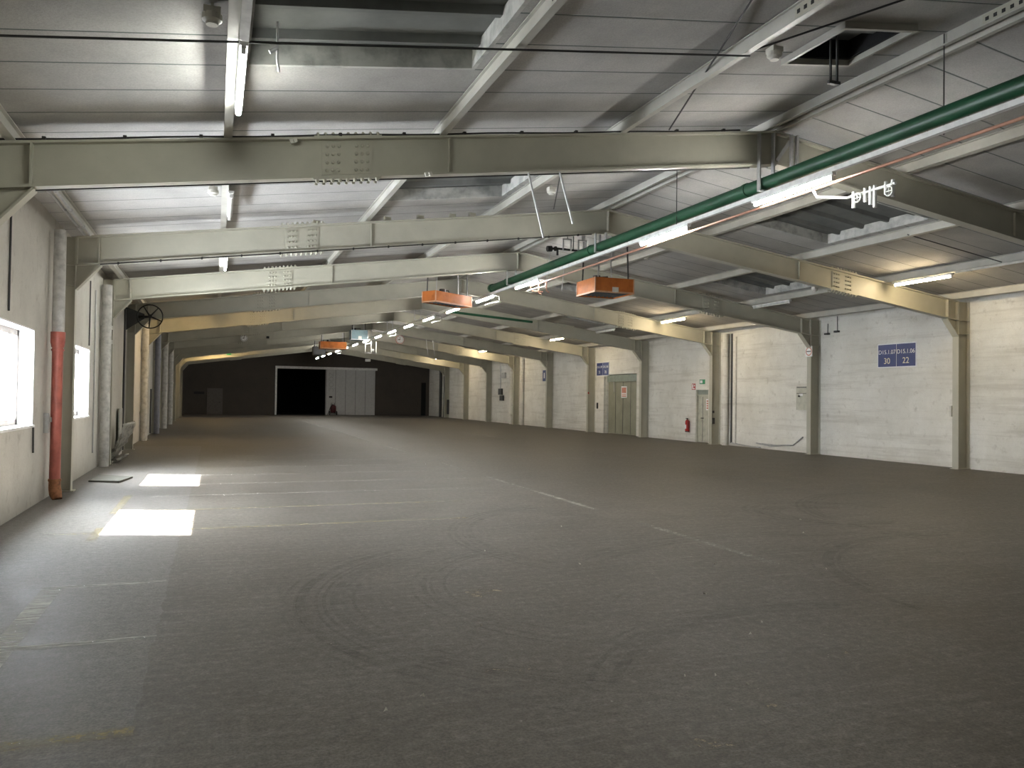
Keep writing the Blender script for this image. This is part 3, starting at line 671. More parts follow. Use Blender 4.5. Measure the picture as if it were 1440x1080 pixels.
# ------------------------------------------------------------------ unit heaters
def heater(c, sx, sy, sz, rz, lb, mats, group=None, ztop=5.6, sticker=True):
    cx, cy_, cz = c; T = thing('unit_heater', lb, 'heater', (cx, cy_, cz), group)
    ux = Vector((math.cos(rz), math.sin(rz), 0)); uy = Vector((-math.sin(rz), math.cos(rz), 0)); C = Vector(c); Z = Vector((0, 0, 1))
    def ob(m, dx, dy, dz, hx, hy, hz): m.obox(C+ux*dx+uy*dy+Z*dz, ux*hx, uy*hy, Z*hz)
    m = MB(); t = .02
    for s in (-1, 1): ob(m, 0, s*(sy/2-t/2), 0, sx/2, t/2, sz/2); ob(m, s*(sx/2-t/2), 0, 0, t/2, sy/2-t, sz/2)
    ob(m, 0, 0, sz/2-t, sx/2-t, sy/2-t, t/2); m.build('casing', mats[0], T)
    m = MB()
    for s in (-1, 1): ob(m, 0, s*(sy/2+.003), -sz/2+.02, sx/2+.006, .006, .022); ob(m, s*(sx/2+.003), 0, -sz/2+.02, .006, sy/2, .022); 
    for s in (-1, 1):
        for q in (-1, 1): ob(m, s*(sx/2), q*(sy/2), 0, .014, .014, sz/2)
    m.build('edge_trim', mats[1], T)
    m = MB()
    n = 9
    for i in range(n): ob(m, -sx/2+sx*(i+.5)/n, 0, -sz/2+.06, .008, sy/2-t, .04)
    ob(m, 0, 0, -sz/2+.13, sx/2-t, sy/2-t, .01); m.build('louvre', M['dark'], T)
    for s in (-1, 1):
        for q in (-1, 1):
            p = C+ux*s*(sx/2-.12)+uy*q*(sy/2-.08)+Z*(sz/2-.02); e = p+ux*(-s*.05)+Z*0; e.z = zr(e.x, CO)
            m = MB(); m.obox((p+e)/2, ux*.02, uy*.006, (e-p)/2); m.build('hanger_strap', M['galv'] if s == q else M['dark'], T)
    m = MB(); m.tube([C+ux*.1+Z*sz/2, C+ux*.1+uy*.05+Z*(sz/2+.12), C+ux*-.1+uy*.1+Z*(sz/2+.1), C+ux*-.35+uy*.1+Z*(sz/2+.02)], .018, 8); m.build('pipe_connection', M['black'], T)
    m = MB(); m.tube([C-ux*.25+Z*(sz/2-.01), C-ux*.25+Z*(sz/2+.12)], .1, 16); m.build('fan_motor', M['dark'], T)
    if sticker:
        m = MB(); ob(m, sx*.02, -sy/2-.008, -sz*.28, .09, .003, sz*.17); m.build('rating_plate', M['offwhite'], T)
    return T
OR = (M['orange'], M['orange_lt'])
rz = math.radians(35); P0 = Vector((6.1, 23.0, 4.81)); HX, HY = 1.75, .52
cc = P0 + Vector((math.cos(rz), math.sin(rz), 0))*HX/2 + Vector((-math.sin(rz), math.cos(rz), 0))*HY/2
heater(tuple(cc), HX, HY, .34, rz, 'orange heater box hanging askew, left of the lamp rail', OR, 'orange ceiling heaters', 5.75, False)
heater((9.13+.56, 18.5+.55, 4.765), 1.12, 1.1, .39, 0, 'orange heater box right of the lamp rail with pale plate on its side', OR, 'orange ceiling heaters', 5.8)
heater((6.45, 47.6, 4.75), 1.5, .7, .42, 0, 'small far orange heater left of the grey blue heater', OR, 'orange ceiling heaters', 5.4, False)
heater((7.42, 44.4, 5.17), .9, .7, .55, 0, 'grey blue heater box under the ridge beside the lamp rail', (M['teal'], M['galv']), None, 5.6)
heater((6.6, 55.5, 4.85), .8, .6, .55, 0, 'dark heater box farthest under the ridge near the black opening', (M['dark'], M['black']), None, 5.3, False)
# support beam for right heater
m = MB(); m.box(9.0, 9.9, 18.98, 19.05, 5.52, 5.6); m.box(9.85, 9.92, 18.98, 19.05, 5.52, zr(9.9, .19)); m.box(9.0, 9.06, 18.98, 19.05, 5.52, zr(9.0, .19)); tag(m.build('support_bracket', M['galv']), 'steel bracket frame above the right orange heater', 'bracket')
# dark fittings (valves) by the ridge above left of the green pipe
m = MB(); m.tube([(7.83, 18.5, 5.58), (8.06, 18.5, 5.6), (8.75, 18.5, 5.58)], .028, 10); m.tube([(8.06, 18.5, 5.59), (8.06, 18.5, 5.43)], .028, 10); m.tube([(7.78, 18.5, 5.575), (7.9, 18.5, 5.585)], .075, 12); m.tube([(7.98, 18.5, 5.59), (8.03, 18.5, 5.595)], .06, 12); m.tube([(8.5, 18.5, 5.59), (8.5, 18.5, zr(8.5, .19))], .012, 6)
tag(m.build('black_pipework', M['black']), 'black pipe elbow with valve beyond the second rafter near the ridge', 'pipe')
for k, x in enumerate((8.2, 8.62)):
    m = MB(); m.box(x-.12, x+.12, 18.2, 18.24, 5.78, 5.81); m.box(x-.12, x-.095, 18.2, 18.24, 5.5, 5.81); m.box(x+.095, x+.12, 18.2, 18.24, 5.5, 5.81); m.box(x-.012, x+.012, 18.2, 18.24, 5.81, zr(x, .19)); tag(m.build('pipe_clip', M['galv']), ('left' if k == 0 else 'right')+' small galvanised hoop above the green pipe past the second rafter', 'bracket', 'galvanised hoops')
# white valve cluster under the first ridge lamp
T = thing('valve_manifold', 'white valve cluster hanging right of the nearest ridge lamp', 'valve', (8.75, 9.1, 4.6))
m = MB(); m.tube([(8.34, 9.6, 4.97), (8.36, 9.55, 4.86), (8.75, 9.35, 4.84), (8.75, 8.45, 4.84)], .022, 10); m.build('pipe', M['white'], T)
for yy, zl in ((9.22, 4.66), (9.0, 4.7), (8.82, 4.58), (8.62, 4.72), (8.5, 4.66), (8.9, 4.64)):
    m = MB(); m.tube([(8.75, yy, 4.9), (8.75, yy, zl)], .028, 10); m.build('valve_body', M['white'], T)
for yy, zz in ((9.1, 4.78), (8.52, 4.74)):
    m = MB(); m.tube([(8.70+.0, yy+.065*math.cos(a/12*6.283), zz+.065*math.sin(a/12*6.283)) for a in range(13)], .012, 8, False); m.tube([(8.70, yy-.06, zz), (8.70, yy+.06, zz)], .008, 6); m.tube([(8.70, yy, zz-.06), (8.70, yy, zz+.06)], .008, 6); m.build('handwheel', M['white'], T)
# white U-shaped tubes beside rail
def utube(y, lb, x=8.45):
    m = MB(); m.tube([(8.24, y, 5.06), (x, y, 5.05), (x, y, 4.88), (x-.2, y+.15, 4.84), (8.3, y+.9, 4.86)], .02, 8); tag(m.build('bent_pipe', M['grey_pipe']), lb, 'pipe', 'bent white pipes beside the lamp rail')
for yy, lb in ((20.2, 'bent white pipe beside the lamp at the right orange heater'), (24.0, 'bent white pipe at the right end of the left orange heater'), (31.0, 'bent white pipe where the lamp rail starts again past the left heater'), (39.5, 'bent white pipe beside the ridge lamp by the round dial'), (46.0, 'bent white pipe below the grey blue heater'), (58.0, 'bent white pipe near the far end of the ridge lamps')): utube(yy, lb)
for i, x in enumerate((8.34, 8.36)):
    m = MB(); m.tube([(x, 20.4-i*.5, 4.96), (x, 20.4-i*.5, 4.72), (x+.08, 20.4-i*.5, 4.68)], .02, 8); tag(m.build('pipe_drop', M['copper']), ('left' if i == 0 else 'right')+' short pale pipe drop below the copper pipe', 'pipe', 'short pipe drops')
T = thing('pipe_fitting', 'white pipe fitting hanging below the grey blue heater', 'pipe fitting', (8.4, 46.2, 4.3))
for x in (8.12, 8.45, 8.75):
    m = MB(); m.tube([(x, 46.2, 5.0), (x, 46.2, 4.32)], .03, 8); m.build('pipe', M['offwhite'], T)
m = MB(); m.box(8.1, 8.8, 46.15, 46.25, 4.28, 4.36); m.tube([(8.45, 46.1, 4.45), (8.6, 46.1, 4.45)], .09, 10); m.build('regulator', M['grey_pipe'], T)
# dials
def dial(x, y, z, r, lb):
    T = thing('wall_clock', lb, 'clock', (x, y, z), 'round white dials on the rafters')
    m = MB(); m.tube([(x, y, z), (x, y-.07, z)], r, 28); m.build('case', M['pink'] if r > .22 else M['galv'], T)
    m = MB(); m.tube([(x, y-.07, z), (x, y-.075, z)], r*.9, 28); f = m.build('face', M['white'], T)
    m = MB()
    for k in range(12):
        a = k/12*6.283; m.obox((x+r*.76*math.sin(a), y-.078, z+r*.76*math.cos(a)), (.012, 0, 0), (0, .003, 0), (0, 0, .02))
    m.build('hour_mark', M['dark'], f)
    m = MB(); m.box(x-.012, x+.012, y-.082, y-.076, z-.02, z+r*.62); m.box(x-r*.42, x+.01, y-.082, y-.076, z-.10*r, z+.02); m.build('hands', M['dark'], T)
dial(1.44, FY(7)-.06, 4.86, .19, 'round white clock like dial on a left rafter far along'); dial(11.27, FY(8)-.06, 5.53, .28, 'round reddish white clock like dial right of the ridge lamps')
# far emergency signs
m = MB(); m.box(.8, 1.1, FY(10)-.05, FY(10)+.005, 4.76, 4.9); tag(m.build('exit_sign', M['sgreen']), 'tiny green exit sign high on the far left rafter', 'sign')
m = MB(); m.box(12.3, 12.75, 69.9, 69.97, 4.85, 5.07); tag(m.build('emergency_light', M['white']), 'small white emergency light box before the far white door', 'light')
m = MB(); m.box(2.6, 2.75, FY(7)-.04, FY(7)+.02, 4.9, 5.02); tag(m.build('junction_box', M['black']), 'tiny black box on a left rafter right of the round dial', 'box')

# ------------------------------------------------------------------ right wall fittings
YM = (0, -1, 0); ZU = (0, 0, 1)
T = thing('number_sign', 'blue two-panel sign reading D15.1.07 30 and D15.1.06 22', 'sign', (WR, 18.95, 2.92))
sx = WR-.012; a0, a1, b0, b1 = 19.67, 18.24, 2.94, 3.63
m = MB(); m.box(sx, WR, a1-.03, a0+.03, b0-.03, b1+.03); m.build('white_border', M['sign_w'], T)
mid = (a0+a1)/2
for (ya, yb, t1, t2) in ((mid+.012, a0, 'D15.1.07', '30'), (a1, mid-.012, 'D15.1.06', '22')):
    m = MB(); m.box(sx-.008, sx, ya, yb, b0, b1); p = m.build('blue_panel', M['blue'], T)
    yc = (ya+yb)/2
    text('code_text', t1, .185, M['sign_w'], (sx-.010, yc, b0+.45), YM, ZU, p); text('number_text', t2, .26, M['sign_y'], (sx-.010, yc, b0+.17), YM, ZU, p)
T = thing('number_sign', 'blue two-panel sign above the left edge of the green door', 'sign', (WR-.2, 38.8, 3.1))
sx = WR-.03
m = MB(); m.box(sx, WR, 38.10, 39.56, 3.08, 3.82); m.build('white_border', M['sign_w'], T)
for (ya, yb, t1, t2) in ((38.85, 39.53, 'D15.1.09', '71'), (38.13, 38.82, 'D15.1.08', '70')):
    m = MB(); m.box(sx-.008, sx, ya, yb, 3.11, 3.79); p = m.build('blue_panel', M['blue'], T); yc = (ya+yb)/2
    text('code_text', t1, .165, M['sign_w'], (sx-.010, yc, 3.56), YM, ZU, p); text('number_text', t2, .23, M['sign_w'], (sx-.010, yc, 3.27), YM, ZU, p)
T = thing('narrow_sign', 'narrow dark blue sign far along the right wall', 'sign', (WR, 47.0, 2.9))
m = MB(); m.box(WR-.02, WR, 46.75, 47.3, 2.92, 3.62); m.build('panel', M['blue'], T)
m = MB(); m.box(WR-.024, WR-.02, 46.95, 47.1, 3.1, 3.45); m.build('lettering', M['sign_w'], T)
# no entry sign on third frame's column
y = FY(3)+.1; T = thing('no_entry_sign', 'small white square sign with red ring and bar on a right column', 'sign', (XR-.01, y, 3.36))
m = MB(); m.box(XR-.012, XR-.002, y-.17, y+.17, 3.38, 3.74); m.build('plate', M['sign_w'], T)
m = MB(); N = 28
for i in range(N):
    A, B = i/N*6.283, (i+1)/N*6.283
    m.add([(XR-.014, y+.15*math.cos(A), 3.56+.15*math.sin(A)), (XR-.014, y+.15*math.cos(B), 3.56+.15*math.sin(B)), (XR-.014, y+.115*math.cos(B), 3.56+.115*math.sin(B)), (XR-.014, y+.115*math.cos(A), 3.56+.115*math.sin(A))], [(0,1,2,3)])
m.build('red_ring', M['pink'], T)
m = MB(); m.box(XR-.015, XR-.012, y-.105, y+.105, 3.545, 3.575); m.build('bar', M['black'], T)
# electric box by third column
T = thing('electric_box', 'grey electric switch box on the right wall behind the no entry column', 'switch box', (WR, 23.3, 1.5))
m = MB(); m.box(WR-.16, WR-.003, 22.75, 23.3, 1.52, 2.36); m.build('casing', M['pale_door'], T)
m = MB(); m.box(WR-.165, WR-.16, 22.78, 23.27, 2.31, 2.34); m.box(WR-.165, WR-.16, 22.78, 23.27, 2.1, 2.12); m.build('seam', M['dark'], T)
m = MB(); m.box(WR-.17, WR-.16, 22.95, 23.13, 2.02, 2.1); m.build('label_plate', M['sign_w'], T)
m = MB(); m.box(WR-.19, WR-.16, 23.1, 23.18, 1.98, 2.04); m.build('lever', M['black'], T)
# downpipes
def downpipe(x, y, z1, r, mat, lb, grp=None, z0=0.0, collars=(1.9,), name='downpipe'):
    T = thing(name, lb, 'downpipe', (x, y, z0), grp)
    m = MB(); m.tube([(x, y, z0), (x, y, z1)], r, 16); m.build('pipe', mat, T)
    for c in collars:
        m = MB(); m.tube([(x, y, c), (x, y, c+.1)], r*1.18, 16); m.build('collar', mat, T)
    return T
downpipe(WR-.16, 27.55, 4.55, .125, M['wall_r'], 'white painted downpipe on the right wall past the narrow door column', None, 0, (2.0,))
m = MB(); m.box(WR-.02, WR, 27.28, 27.38, .1, 4.55); tag(m.build('wall_channel', M['dark']), 'dark vertical slot strip beside the near white downpipe', 'channel')
m = MB(); m.box(WR-.05, WR-.005, 27.0, 27.05, .1, 4.4); tag(m.build('cable_conduit', M['offwhite']), 'thin pale conduit right of the near white downpipe', 'conduit')
downpipe(WR-.175, 52.6, 4.5, .14, M['wall_r'], 'left white downpipe far along the right wall', 'far white downpipes'); downpipe(WR-.14, 50.6, 4.5, .11, M['wall_r'], 'right white downpipe far along the right wall', 'far white downpipes')
m = MB(); m.box(WR-.03, WR, 51.8, 52.1, .1, 4.5); tag(m.build('wall_channel', M['dark']), 'dark vertical slot between two far white downpipes', 'channel')
# conduits at floor
m = MB(); m.tube([(WR-.03, 27.3, .12), (WR-.03, 26.4, .05), (WR-.06, 25.4, .04)], .02, 8); m.tube([(WR-.03, 25.7, .2), (WR-.03, 24.9, .12), (WR-.03, 24.2, .2), (WR-.03, 23.6, .24), (WR-.03, 23.1, .55)], .025, 8); m.tube([(WR-.03, 25.7, .2), (WR-.03, 24.4, .17)], .02, 8)
tag(m.build('floor_cable', M['galv']), 'loose grey conduit lying along the foot of the right wall', 'conduit')
# hooks
for y, z0, z1, lb in ((21.9, 4.15, 4.5, 'left small black hook on the right wall near the ceiling'), (21.45, 4.2, 4.72, 'right small black hook on the right wall near the ceiling')):
    m = MB(); m.tube([(WR-.02, y, z1), (WR-.02, y, z0)], .01, 8); m.box(WR-.1, WR, y-.09, y+.09, z0-.03, z0+.03); tag(m.build('wall_hook', M['dark']), lb, 'hook', 'black wall hooks')
# small box on second column
m = MB(); m.box(XR-.05, XR+.03, FY(2)+BF, FY(2)+BF+.06, 1.45, 1.75); tag(m.build('switch_box', M['offwhite']), 'small grey box on the edge of the nearest visible right column', 'box')
# narrow door
root = thing('door_4', 'narrow pale grey green door beside the red fire extinguisher', 'door', (WR, 29.4, 0)); root['kind'] = 'structure'
a, c, zt = ND
m = MB(); m.box(WR+.10, WR+.15, a+.06, c-.06, .01, zt-.24); m.build('door_leaf', M['pale_door'], root)
m = MB(); m.box(WR+.02, WR+.2, a, a+.06, 0, zt); m.box(WR+.02, WR+.2, c-.06, c, 0, zt); m.box(WR+.02, WR+.2, a, c, zt-.24, zt-.2); m.build('door_frame', M['pale_door'], root)
m = MB(); m.box(WR+.08, WR+.14, a+.06, c-.06, zt-.2, zt); m.build('transom', M['lintel'], root)
m = MB(); m.tube([(WR+.1, c-.45, 1.05), (WR+.05, c-.45, 1.05), (WR+.05, c-.33, 1.05)], .018, 8); m.build('handle', M['black'], root)
m = MB(); m.box(WR+.085, WR+.10, c-.405, c-.395, .05, zt-.3); m.build('leaf_gap', M['seam'], root)
m = MB(); m.box(WR+.092, WR+.10, a+.08, a+.33, 1.4, 1.88); p = m.build('notice', M['sign_w'], root)
m = MB()
for k in range(4): m.box(WR+.089, WR+.092, a+.12, a+.28, 1.46+k*.1, 1.52+k*.1)
m.build('red_print', M['pink'], p)
m = MB(); m.box(WR-.012, WR, 29.22, 29.62, 2.52, 2.72); T = tag(m.build('exit_sign', M['sgreen']), 'small green escape sign over the narrow door', 'sign')
m = MB(); m.box(WR-.016, WR-.012, 29.4, 29.58, 2.56, 2.68); m.build('pictogram', M['sign_w'], T)
m = MB(); m.box(WR-.012, WR, 29.95, 30.22, 2.28, 2.55); T = tag(m.build('fire_sign', M['red']), 'small red fire extinguisher sign left of the narrow door', 'sign')
m = MB(); m.box(WR-.016, WR-.012, 29.98, 30.18, 2.31, 2.35); m.box(WR-.016, WR-.012, 30.1, 30.18, 2.36, 2.52); m.box(WR-.016, WR-.012, 29.98, 30.04, 2.42, 2.5); m.build('pictogram', M['sign_w'], T)
# extinguisher
y = 30.4; x = WR-.11; T = thing('fire_extinguisher', 'red fire extinguisher hung on the right wall by the narrow door', 'fire extinguisher', (x, y, .42))
m = MB(); m.tube([(x, y, .42), (x, y, .44), (x, y, .88), (x, y, .94), (x, y, .96)], [.085, .095, .095, .06, .035], 20); m.build('cylinder', M['red'], T)
m = MB(); m.tube([(x, y, .42), (x, y, .46)], .097, 20); m.build('foot_ring', M['black'], T)
m = MB(); m.tube([(x, y, .96), (x, y, 1.02)], .03, 10); m.box(x-.02, x+.02, y-.03, y+.1, 1.0, 1.03); m.build('valve_handle', M['black'], T)
m = MB(); m.tube([(x, y-.03, 1.0), (x-.05, y-.11, .95), (x-.03, y-.12, .7), (x-.02, y-.11, .55)], .014, 8); m.build('hose', M['black'], T)
m = MB(); m.box(x-.098, x-.085, y-.05, y+.06, .56, .74); m.build('label_band', M['sign_w'], T)
m = MB(); m.box(x+.08, WR, y-.04, y+.04, .6, .9); m.build('wall_bracket', M['dark'], T)
# switches on F4 column side
m = MB(); m.box(XR+.06, XR+.16, FY(4)+.02, FY(4)+.07, .85, 1.1); m.box(XR+.06, XR+.14, FY(4)+.02, FY(4)+.07, 1.3, 1.4); tag(m.build('switch_box', M['dark']), 'dark switch on the column beside the narrow door', 'switch')
# green sliding door
root = thing('door_5', 'wide olive green steel door in the right wall with a red print notice', 'door', (WR, 36.8, 0)); root['kind'] = 'structure'
a, c, zt = GD
m = MB(); m.box(WR+.12, WR+.2, a, c, .02, zt-.38); m.build('door_leaf', M['green_door'], root)
m = MB()
for k in range(1, 4): yy = a+(c-a)*k/4; m.box(WR+.112, WR+.12, yy-.012, yy+.012, .05, zt-.4)
m.build('leaf_seam', M['dark'], root)
m = MB(); m.box(WR+.04, WR+.14, a, c, zt-.38, zt-.04); m.build('door_head', M['lintel'], root)
m = MB(); m.box(WR+.105, WR+.12, 36.35, 36.95, 1.9, 2.5); p = m.build('notice', M['sign_w'], root)
m = MB(); m.box(WR+.101, WR+.105, 36.42, 36.88, 2.15, 2.43); m.box(WR+.101, WR+.105, 36.42, 36.88, 1.96, 2.02); m.box(WR+.101, WR+.105, 36.42, 36.88, 2.06, 2.1); m.build('red_print', M['pink'], p)
m = MB(); m.tube([(WR+.09, 37.75, 2.75), (WR+.09, 37.72, 2.2)], .012, 6); m.build('pull_cord', M['sign_w'], root)
m = MB(); m.box(WR-.14, WR, 38.45, 39.3, 0, 3.05); struct(m.build('trim_2', M['wall_r']), 'pale jamb pier left of the green door', 'trim')
m = MB(); m.box(WR-.19, WR-.14, 39.1, 39.22, 1.3, 1.62); tag(m.build('switch_box', M['black']), 'small black switch on the jamb left of the green door', 'switch')
m = MB(); m.box(XR-.02, XR+.03, FY(6)-.05, FY(6), 2.1, 2.2); tag(m.build('switch_box', M['red']), 'tiny red call point on the column left of the green door', 'switch')
# boxes far
for y, z, h, lb in ((55.2, 2.05, .45, 'upper dark box on the right wall before the last bays'), (54.9, 1.62, .38, 'lower dark box on the right wall before the last bays'), (54.5, 3.25, .4, 'small grey box high on the right wall before the last bays'), (59.5, 4.2, .35, 'dark panel high on the right wall near the far end')):
    m = MB(); m.box(WR-.12, WR, y-.35, y+.35, z, z+h); tag(m.build('wall_box', M['dark'] if 'dark' in lb else M['grey_pipe']), lb, 'box')
m = MB(); m.tube([(WR-.03, 55.3, 2.5), (WR-.03, 55.3, 4.3)], .025, 8); tag(m.build('cable_conduit', M['galv']), 'conduit rising from the far dark boxes', 'conduit')
for y, lb in ((71.5, 'left dark pipe in the far right corner'), (70.0, 'right dark pipe in the far right corner')): downpipe(WR-.15, y, 4.3, .12, M['dark'], lb, 'dark pipes in the far corner', 0, ())
m = MB(); m.box(WR-.2, WR, 69.0, 69.6, .3, 1.6); tag(m.build('wall_box', M['dark']), 'dark cabinet low on the right wall near the far corner', 'box')

# ------------------------------------------------------------------ left wall fittings
x, y = WL+.16, 15.35
T = thing('downpipe', 'drainpipe on the left wall, red below and grey above', 'downpipe', (x, y, 0))
m = MB(); m.tube([(x, y, 2.78), (x, y, 4.55)], .095, 20); m.build('upper_pipe', M['grey_pipe'], T)['label'] = 'flaking grey upper pipe'
m = MB(); m.tube([(x, y, .3), (x, y, 2.75)], .085, 20); m.build('lower_pipe', M['red_pipe'], T)['label'] = 'red lower pipe'
m = MB(); m.tube([(x, y, 2.56), (x, y, 2.62), (x, y, 2.64), (x, y, 2.82)], [.095, .105, .112, .112], 20); m.tube([(x, y, 2.5), (x, y, 2.53)], .1, 20); m.build('socket', M['red_pipe'], T)
m = MB(); m.tube([(x, y, .3), (x, y, .34)], .1, 20); m.tube([(x, y, .32), (x, y, .2), (x+.02, y-.03, .1), (x+.06, y-.08, .0)], [.09, .095, .1, .075], 16); m.build('pipe_shoe', M['rust'], T)['label'] = 'rusty pipe shoe'
m = MB(); m.box(WL, x-.05, y-.11, y+.11, 1.3, 1.38); m.box(WL, WL+.08, y-.16, y-.1, 1.12, 1.45); m.build('wall_clamp', M['galv'], T)
downpipe(WL+.15, FY(3)-.42, 4.45, .115, M['grey_pipe'], 'fat grey drainpipe against the third left column', 'grey drainpipes on the left wall', 0, (3.35, 3.0)); downpipe(WL+.15, FY(5)-.5, 4.45, .125, M['grey_pipe'], 'fat grey drainpipe at the yellow lit left column', 'grey drainpipes on the left wall', 0, (3.4, 1.0))
downpipe(WL+.24, FY(6)-.5, 4.45, .12, M['pipe_blue'], 'dull blue drainpipe far along the left wall', None, 0, (3.3,)); downpipe(WL+.24, FY(7)-.5, 4.45, .13, M['grey_pipe'], 'grey drainpipe beyond the dull blue drainpipe', 'far grey drainpipes', 0, (1.0,)); downpipe(WL+.24, FY(8)-.5, 4.45, .13, M['grey_pipe'], 'farthest grey drainpipe on the left wall', 'far grey drainpipes', 0, (2.4,))
m = MB(); m.box(WL, WL+.05, FY(6)-1.2, FY(6)-.8, 0.05, 2.0); tag(m.build('wall_board', M['dark']), 'dark tall board low on the left wall near the blue drainpipe', 'board')
m = MB(); m.tube([(WL+.02, 12.55, 4.3), (WL+.02, 12.55, 2.9)], .014, 8); tag(m.build('cable', M['dark']), 'dark vertical cable above the nearer left window', 'cable')
m = MB(); m.tube([(WL+.02, 20.0, 4.3), (WL+.02, 20.0, 2.85)], .014, 8); tag(m.build('cable', M['dark']), 'dark vertical cable above the farther left window', 'cable')
m = MB(); m.tube([(WL+.02, 14.3, 1.25), (WL+.02, 14.33, .85)], .014, 8); tag(m.build('cable', M['dark']), 'short rusty wire hanging below the corner of the nearer left window', 'cable')
m = MB(); m.tube([(WL+.02, 20.9, 4.2), (WL+.02, 20.9, .4)], .014, 8); tag(m.build('cable_conduit', M['galv']), 'thin vertical conduit left of the third left column', 'conduit')
m = MB(); m.tube([(WL+.03, 27.3, 4.4), (WL+.03, 27.3, .05)], .03, 8); tag(m.build('cable_conduit', M['dark']), 'dark vertical conduit below the spoked wheel', 'conduit')
m = MB(); m.prism([(WL, 3.75), (WL, 4.5), (WL+.55, 4.3), (WL+.55, 4.15)], 27.55, 27.6); tag(m.build('wall_bracket', M['dark']), 'dark bracket plate on the left wall carrying the spoked wheel', 'bracket')
# spoked wheel
wx, wy, wz, wr = -1.9, 26.9, 4.17, .36
T = thing('spoked_wheel', 'black five spoked wheel high by the left wall', 'wheel', (wx, wy, wz))
m = MB(); m.tube([(wx+wr*math.cos(a/36*6.2832), wy, wz+wr*math.sin(a/36*6.2832)) for a in range(37)], .02, 10, False); m.build('rim', M['black'], T)
for k in range(5):
    a = math.radians(50+72*k); m = MB(); m.tube([(wx, wy, wz), (wx+wr*math.cos(a), wy, wz+wr*math.sin(a))], [.03, .014], 8); m.build('spoke', M['black'], T)
m = MB(); m.tube([(wx, wy-.08, wz), (wx, wy+.1, wz)], .06, 12); m.tube([(wx, wy+.08, wz), (WL+.4, 27.56, wz+.03)], .035, 8); m.build('hub', M['black'], T)
# eave conduits under the left eave purlin
for i, dx in enumerate((0.0, .09)):
    m = MB(); m.tube([(PL[0]-.02+dx, 11.0, zr(-2.1, -.03)), (PL[0]-.02+dx, 16.3, zr(-2.1, -.03))], .022, 10)
    for q in range(4): m.tube([(PL[0]-.02+dx, 11.6+q*1.3, zr(-2.1, -.03)), (PL[0]-.02+dx, 11.66+q*1.3, zr(-2.1, -.03))], .032, 10)
    tag(m.build('eave_conduit', M['galv']), ('outer' if i == 0 else 'inner')+' pale conduit under the left eave between the two nearest rafters', 'conduit', 'pale eave conduits')
# debris
def rumple(x0, x1, y0, y1, z0, z1, mat, name, lb, cat, n=14, amp=.12, lean=.35):
    m = MB()
    for j in range(n+1):
        for i in range(n+1):
            u, v = i/n, j/n; z = z0+(z1-z0)*v
            xx = x0+(x1-x0)*(1-v)**1.5 + amp*random.uniform(-.5, .5)*(1-v*.6) + .05*math.sin(u*17+v*5)
            m.v.append(Vector((max(xx, WL+.02), y0+(y1-y0)*u+.04*math.sin(v*9+u*4), max(.006, z+.05*random.uniform(-1, 1)*(1-v)))))
    for j in range(n):
        for i in range(n): m.f.append((j*(n+1)+i, j*(n+1)+i+1, (j+1)*(n+1)+i+1, (j+1)*(n+1)+i)); m.sm.append(True)
    o = m.build(name, mat); s = o.modifiers.new('thickness', 'SOLIDIFY'); s.thickness = .008; return tag(o, lb, cat)
rumple(WL+.5, WL+.05, 23.1, 25.6, .01, 1.0, M['film'], 'plastic_sheet', 'crumpled dirty plastic sheet slumped against the left wall', 'plastic sheet')
rumple(WL+.55, WL+.2, 22.7, 23.3, .01, .22, M['film'], 'plastic_sheet', 'small crumpled scrap at the foot of the third left column', 'plastic sheet', 8, .1)
m = MB(); m.box(WL+.06, WL+.09, 25.7, 26.5, 0, 1.35); tag(m.build('leaning_panel', M['grey_pipe']), 'pale panel leaning on the left wall behind the plastic sheet', 'panel')
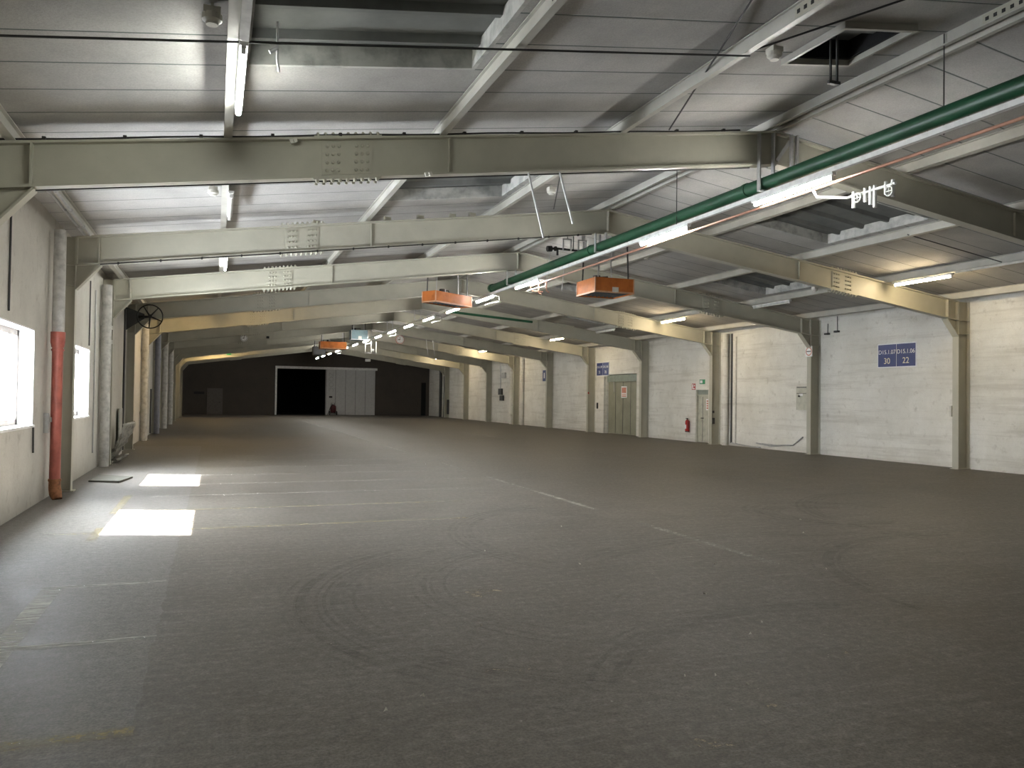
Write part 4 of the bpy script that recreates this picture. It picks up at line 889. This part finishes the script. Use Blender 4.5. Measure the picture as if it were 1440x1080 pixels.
m = MB(); m.add([(-2.35, 18.1, .004), (-1.75, 17.7, .004), (-1.6, 18.8, .004), (-2.3, 19.2, .03), (-2.35, 18.1, .03), (-1.75, 17.7, .05), (-1.6, 18.8, .03), (-2.3, 19.2, .05)], [(0,1,2,3),(4,7,6,5),(0,4,5,1),(1,5,6,2),(2,6,7,3),(3,7,4,0)])
tag(m.build('floor_board', M['board']), 'thin dark board lying on the floor by the second left column', 'board')
# extinguisher trolley at far door
T = thing('fire_extinguisher_trolley', 'dark red wheeled extinguisher standing before the far white door', 'fire extinguisher', (10.35, YF-.5, 0))
x, y = 10.4, YF-.5
m = MB(); m.tube([(x, y, .25), (x, y, .3), (x, y, .85), (x, y, .98)], [.2, .26, .26, .1], 20); m.build('cylinder', M['maroon'], T)
for s in (-1, 1):
    m = MB(); m.tube([(x+s*.3, y, .2), (x+s*.36, y, .2)], .2, 20); m.build('wheel', M['black'], T)
m = MB(); m.tube([(x-.3, y, .2), (x+.3, y, .2)], .02, 8); m.tube([(x-.15, y+.2, .2), (x-.15, y+.25, 1.15), (x+.15, y+.25, 1.15), (x+.15, y+.2, .2)], .018, 8); m.build('trolley_frame', M['black'], T)
m = MB(); m.tube([(x, y, .98), (x-.1, y-.15, 1.0), (x-.3, y-.2, .7), (x-.42, y-.1, .3), (x-.5, y, .05)], .03, 8); m.build('hose', M['black'], T)
# scraps
spots = [(3.75, 7.9), (4.3, 6.35), (2.9, 4.5), (3.1, 4.45), (3.2, 4.25), (6.2, 6.9), (7.6, 8.9), (3.0, 8.9), (1.2, 4.7), (5.2, 7.5), (4.6, 10.3), (2.0, 6.0), (4.2, 5.4), (3.9, 5.15), (0.95, 4.55), (8.4, 9.9)]
for i, (x, y) in enumerate(spots):
    m = MB(); a = random.uniform(0, 3); s = random.uniform(.006, .016); u = Vector((math.cos(a), math.sin(a), .1))*s; v = Vector((-math.sin(a), math.cos(a), .3))*s*.5
    c = Vector((x, y, .006)); m.add([c-u-v+Vector((0, 0, .012)), c+u-v, c+u+v+Vector((0, 0, .014)), c-u+v, c+Vector((0, 0, .016))], [(0,1,4),(1,2,4),(2,3,4),(3,0,4),(0,3,2,1)])
    tag(m.build('paper_scrap', M['paper']), 'tiny pale scrap of litter on the dark floor', 'litter', 'tiny scraps littering the floor')
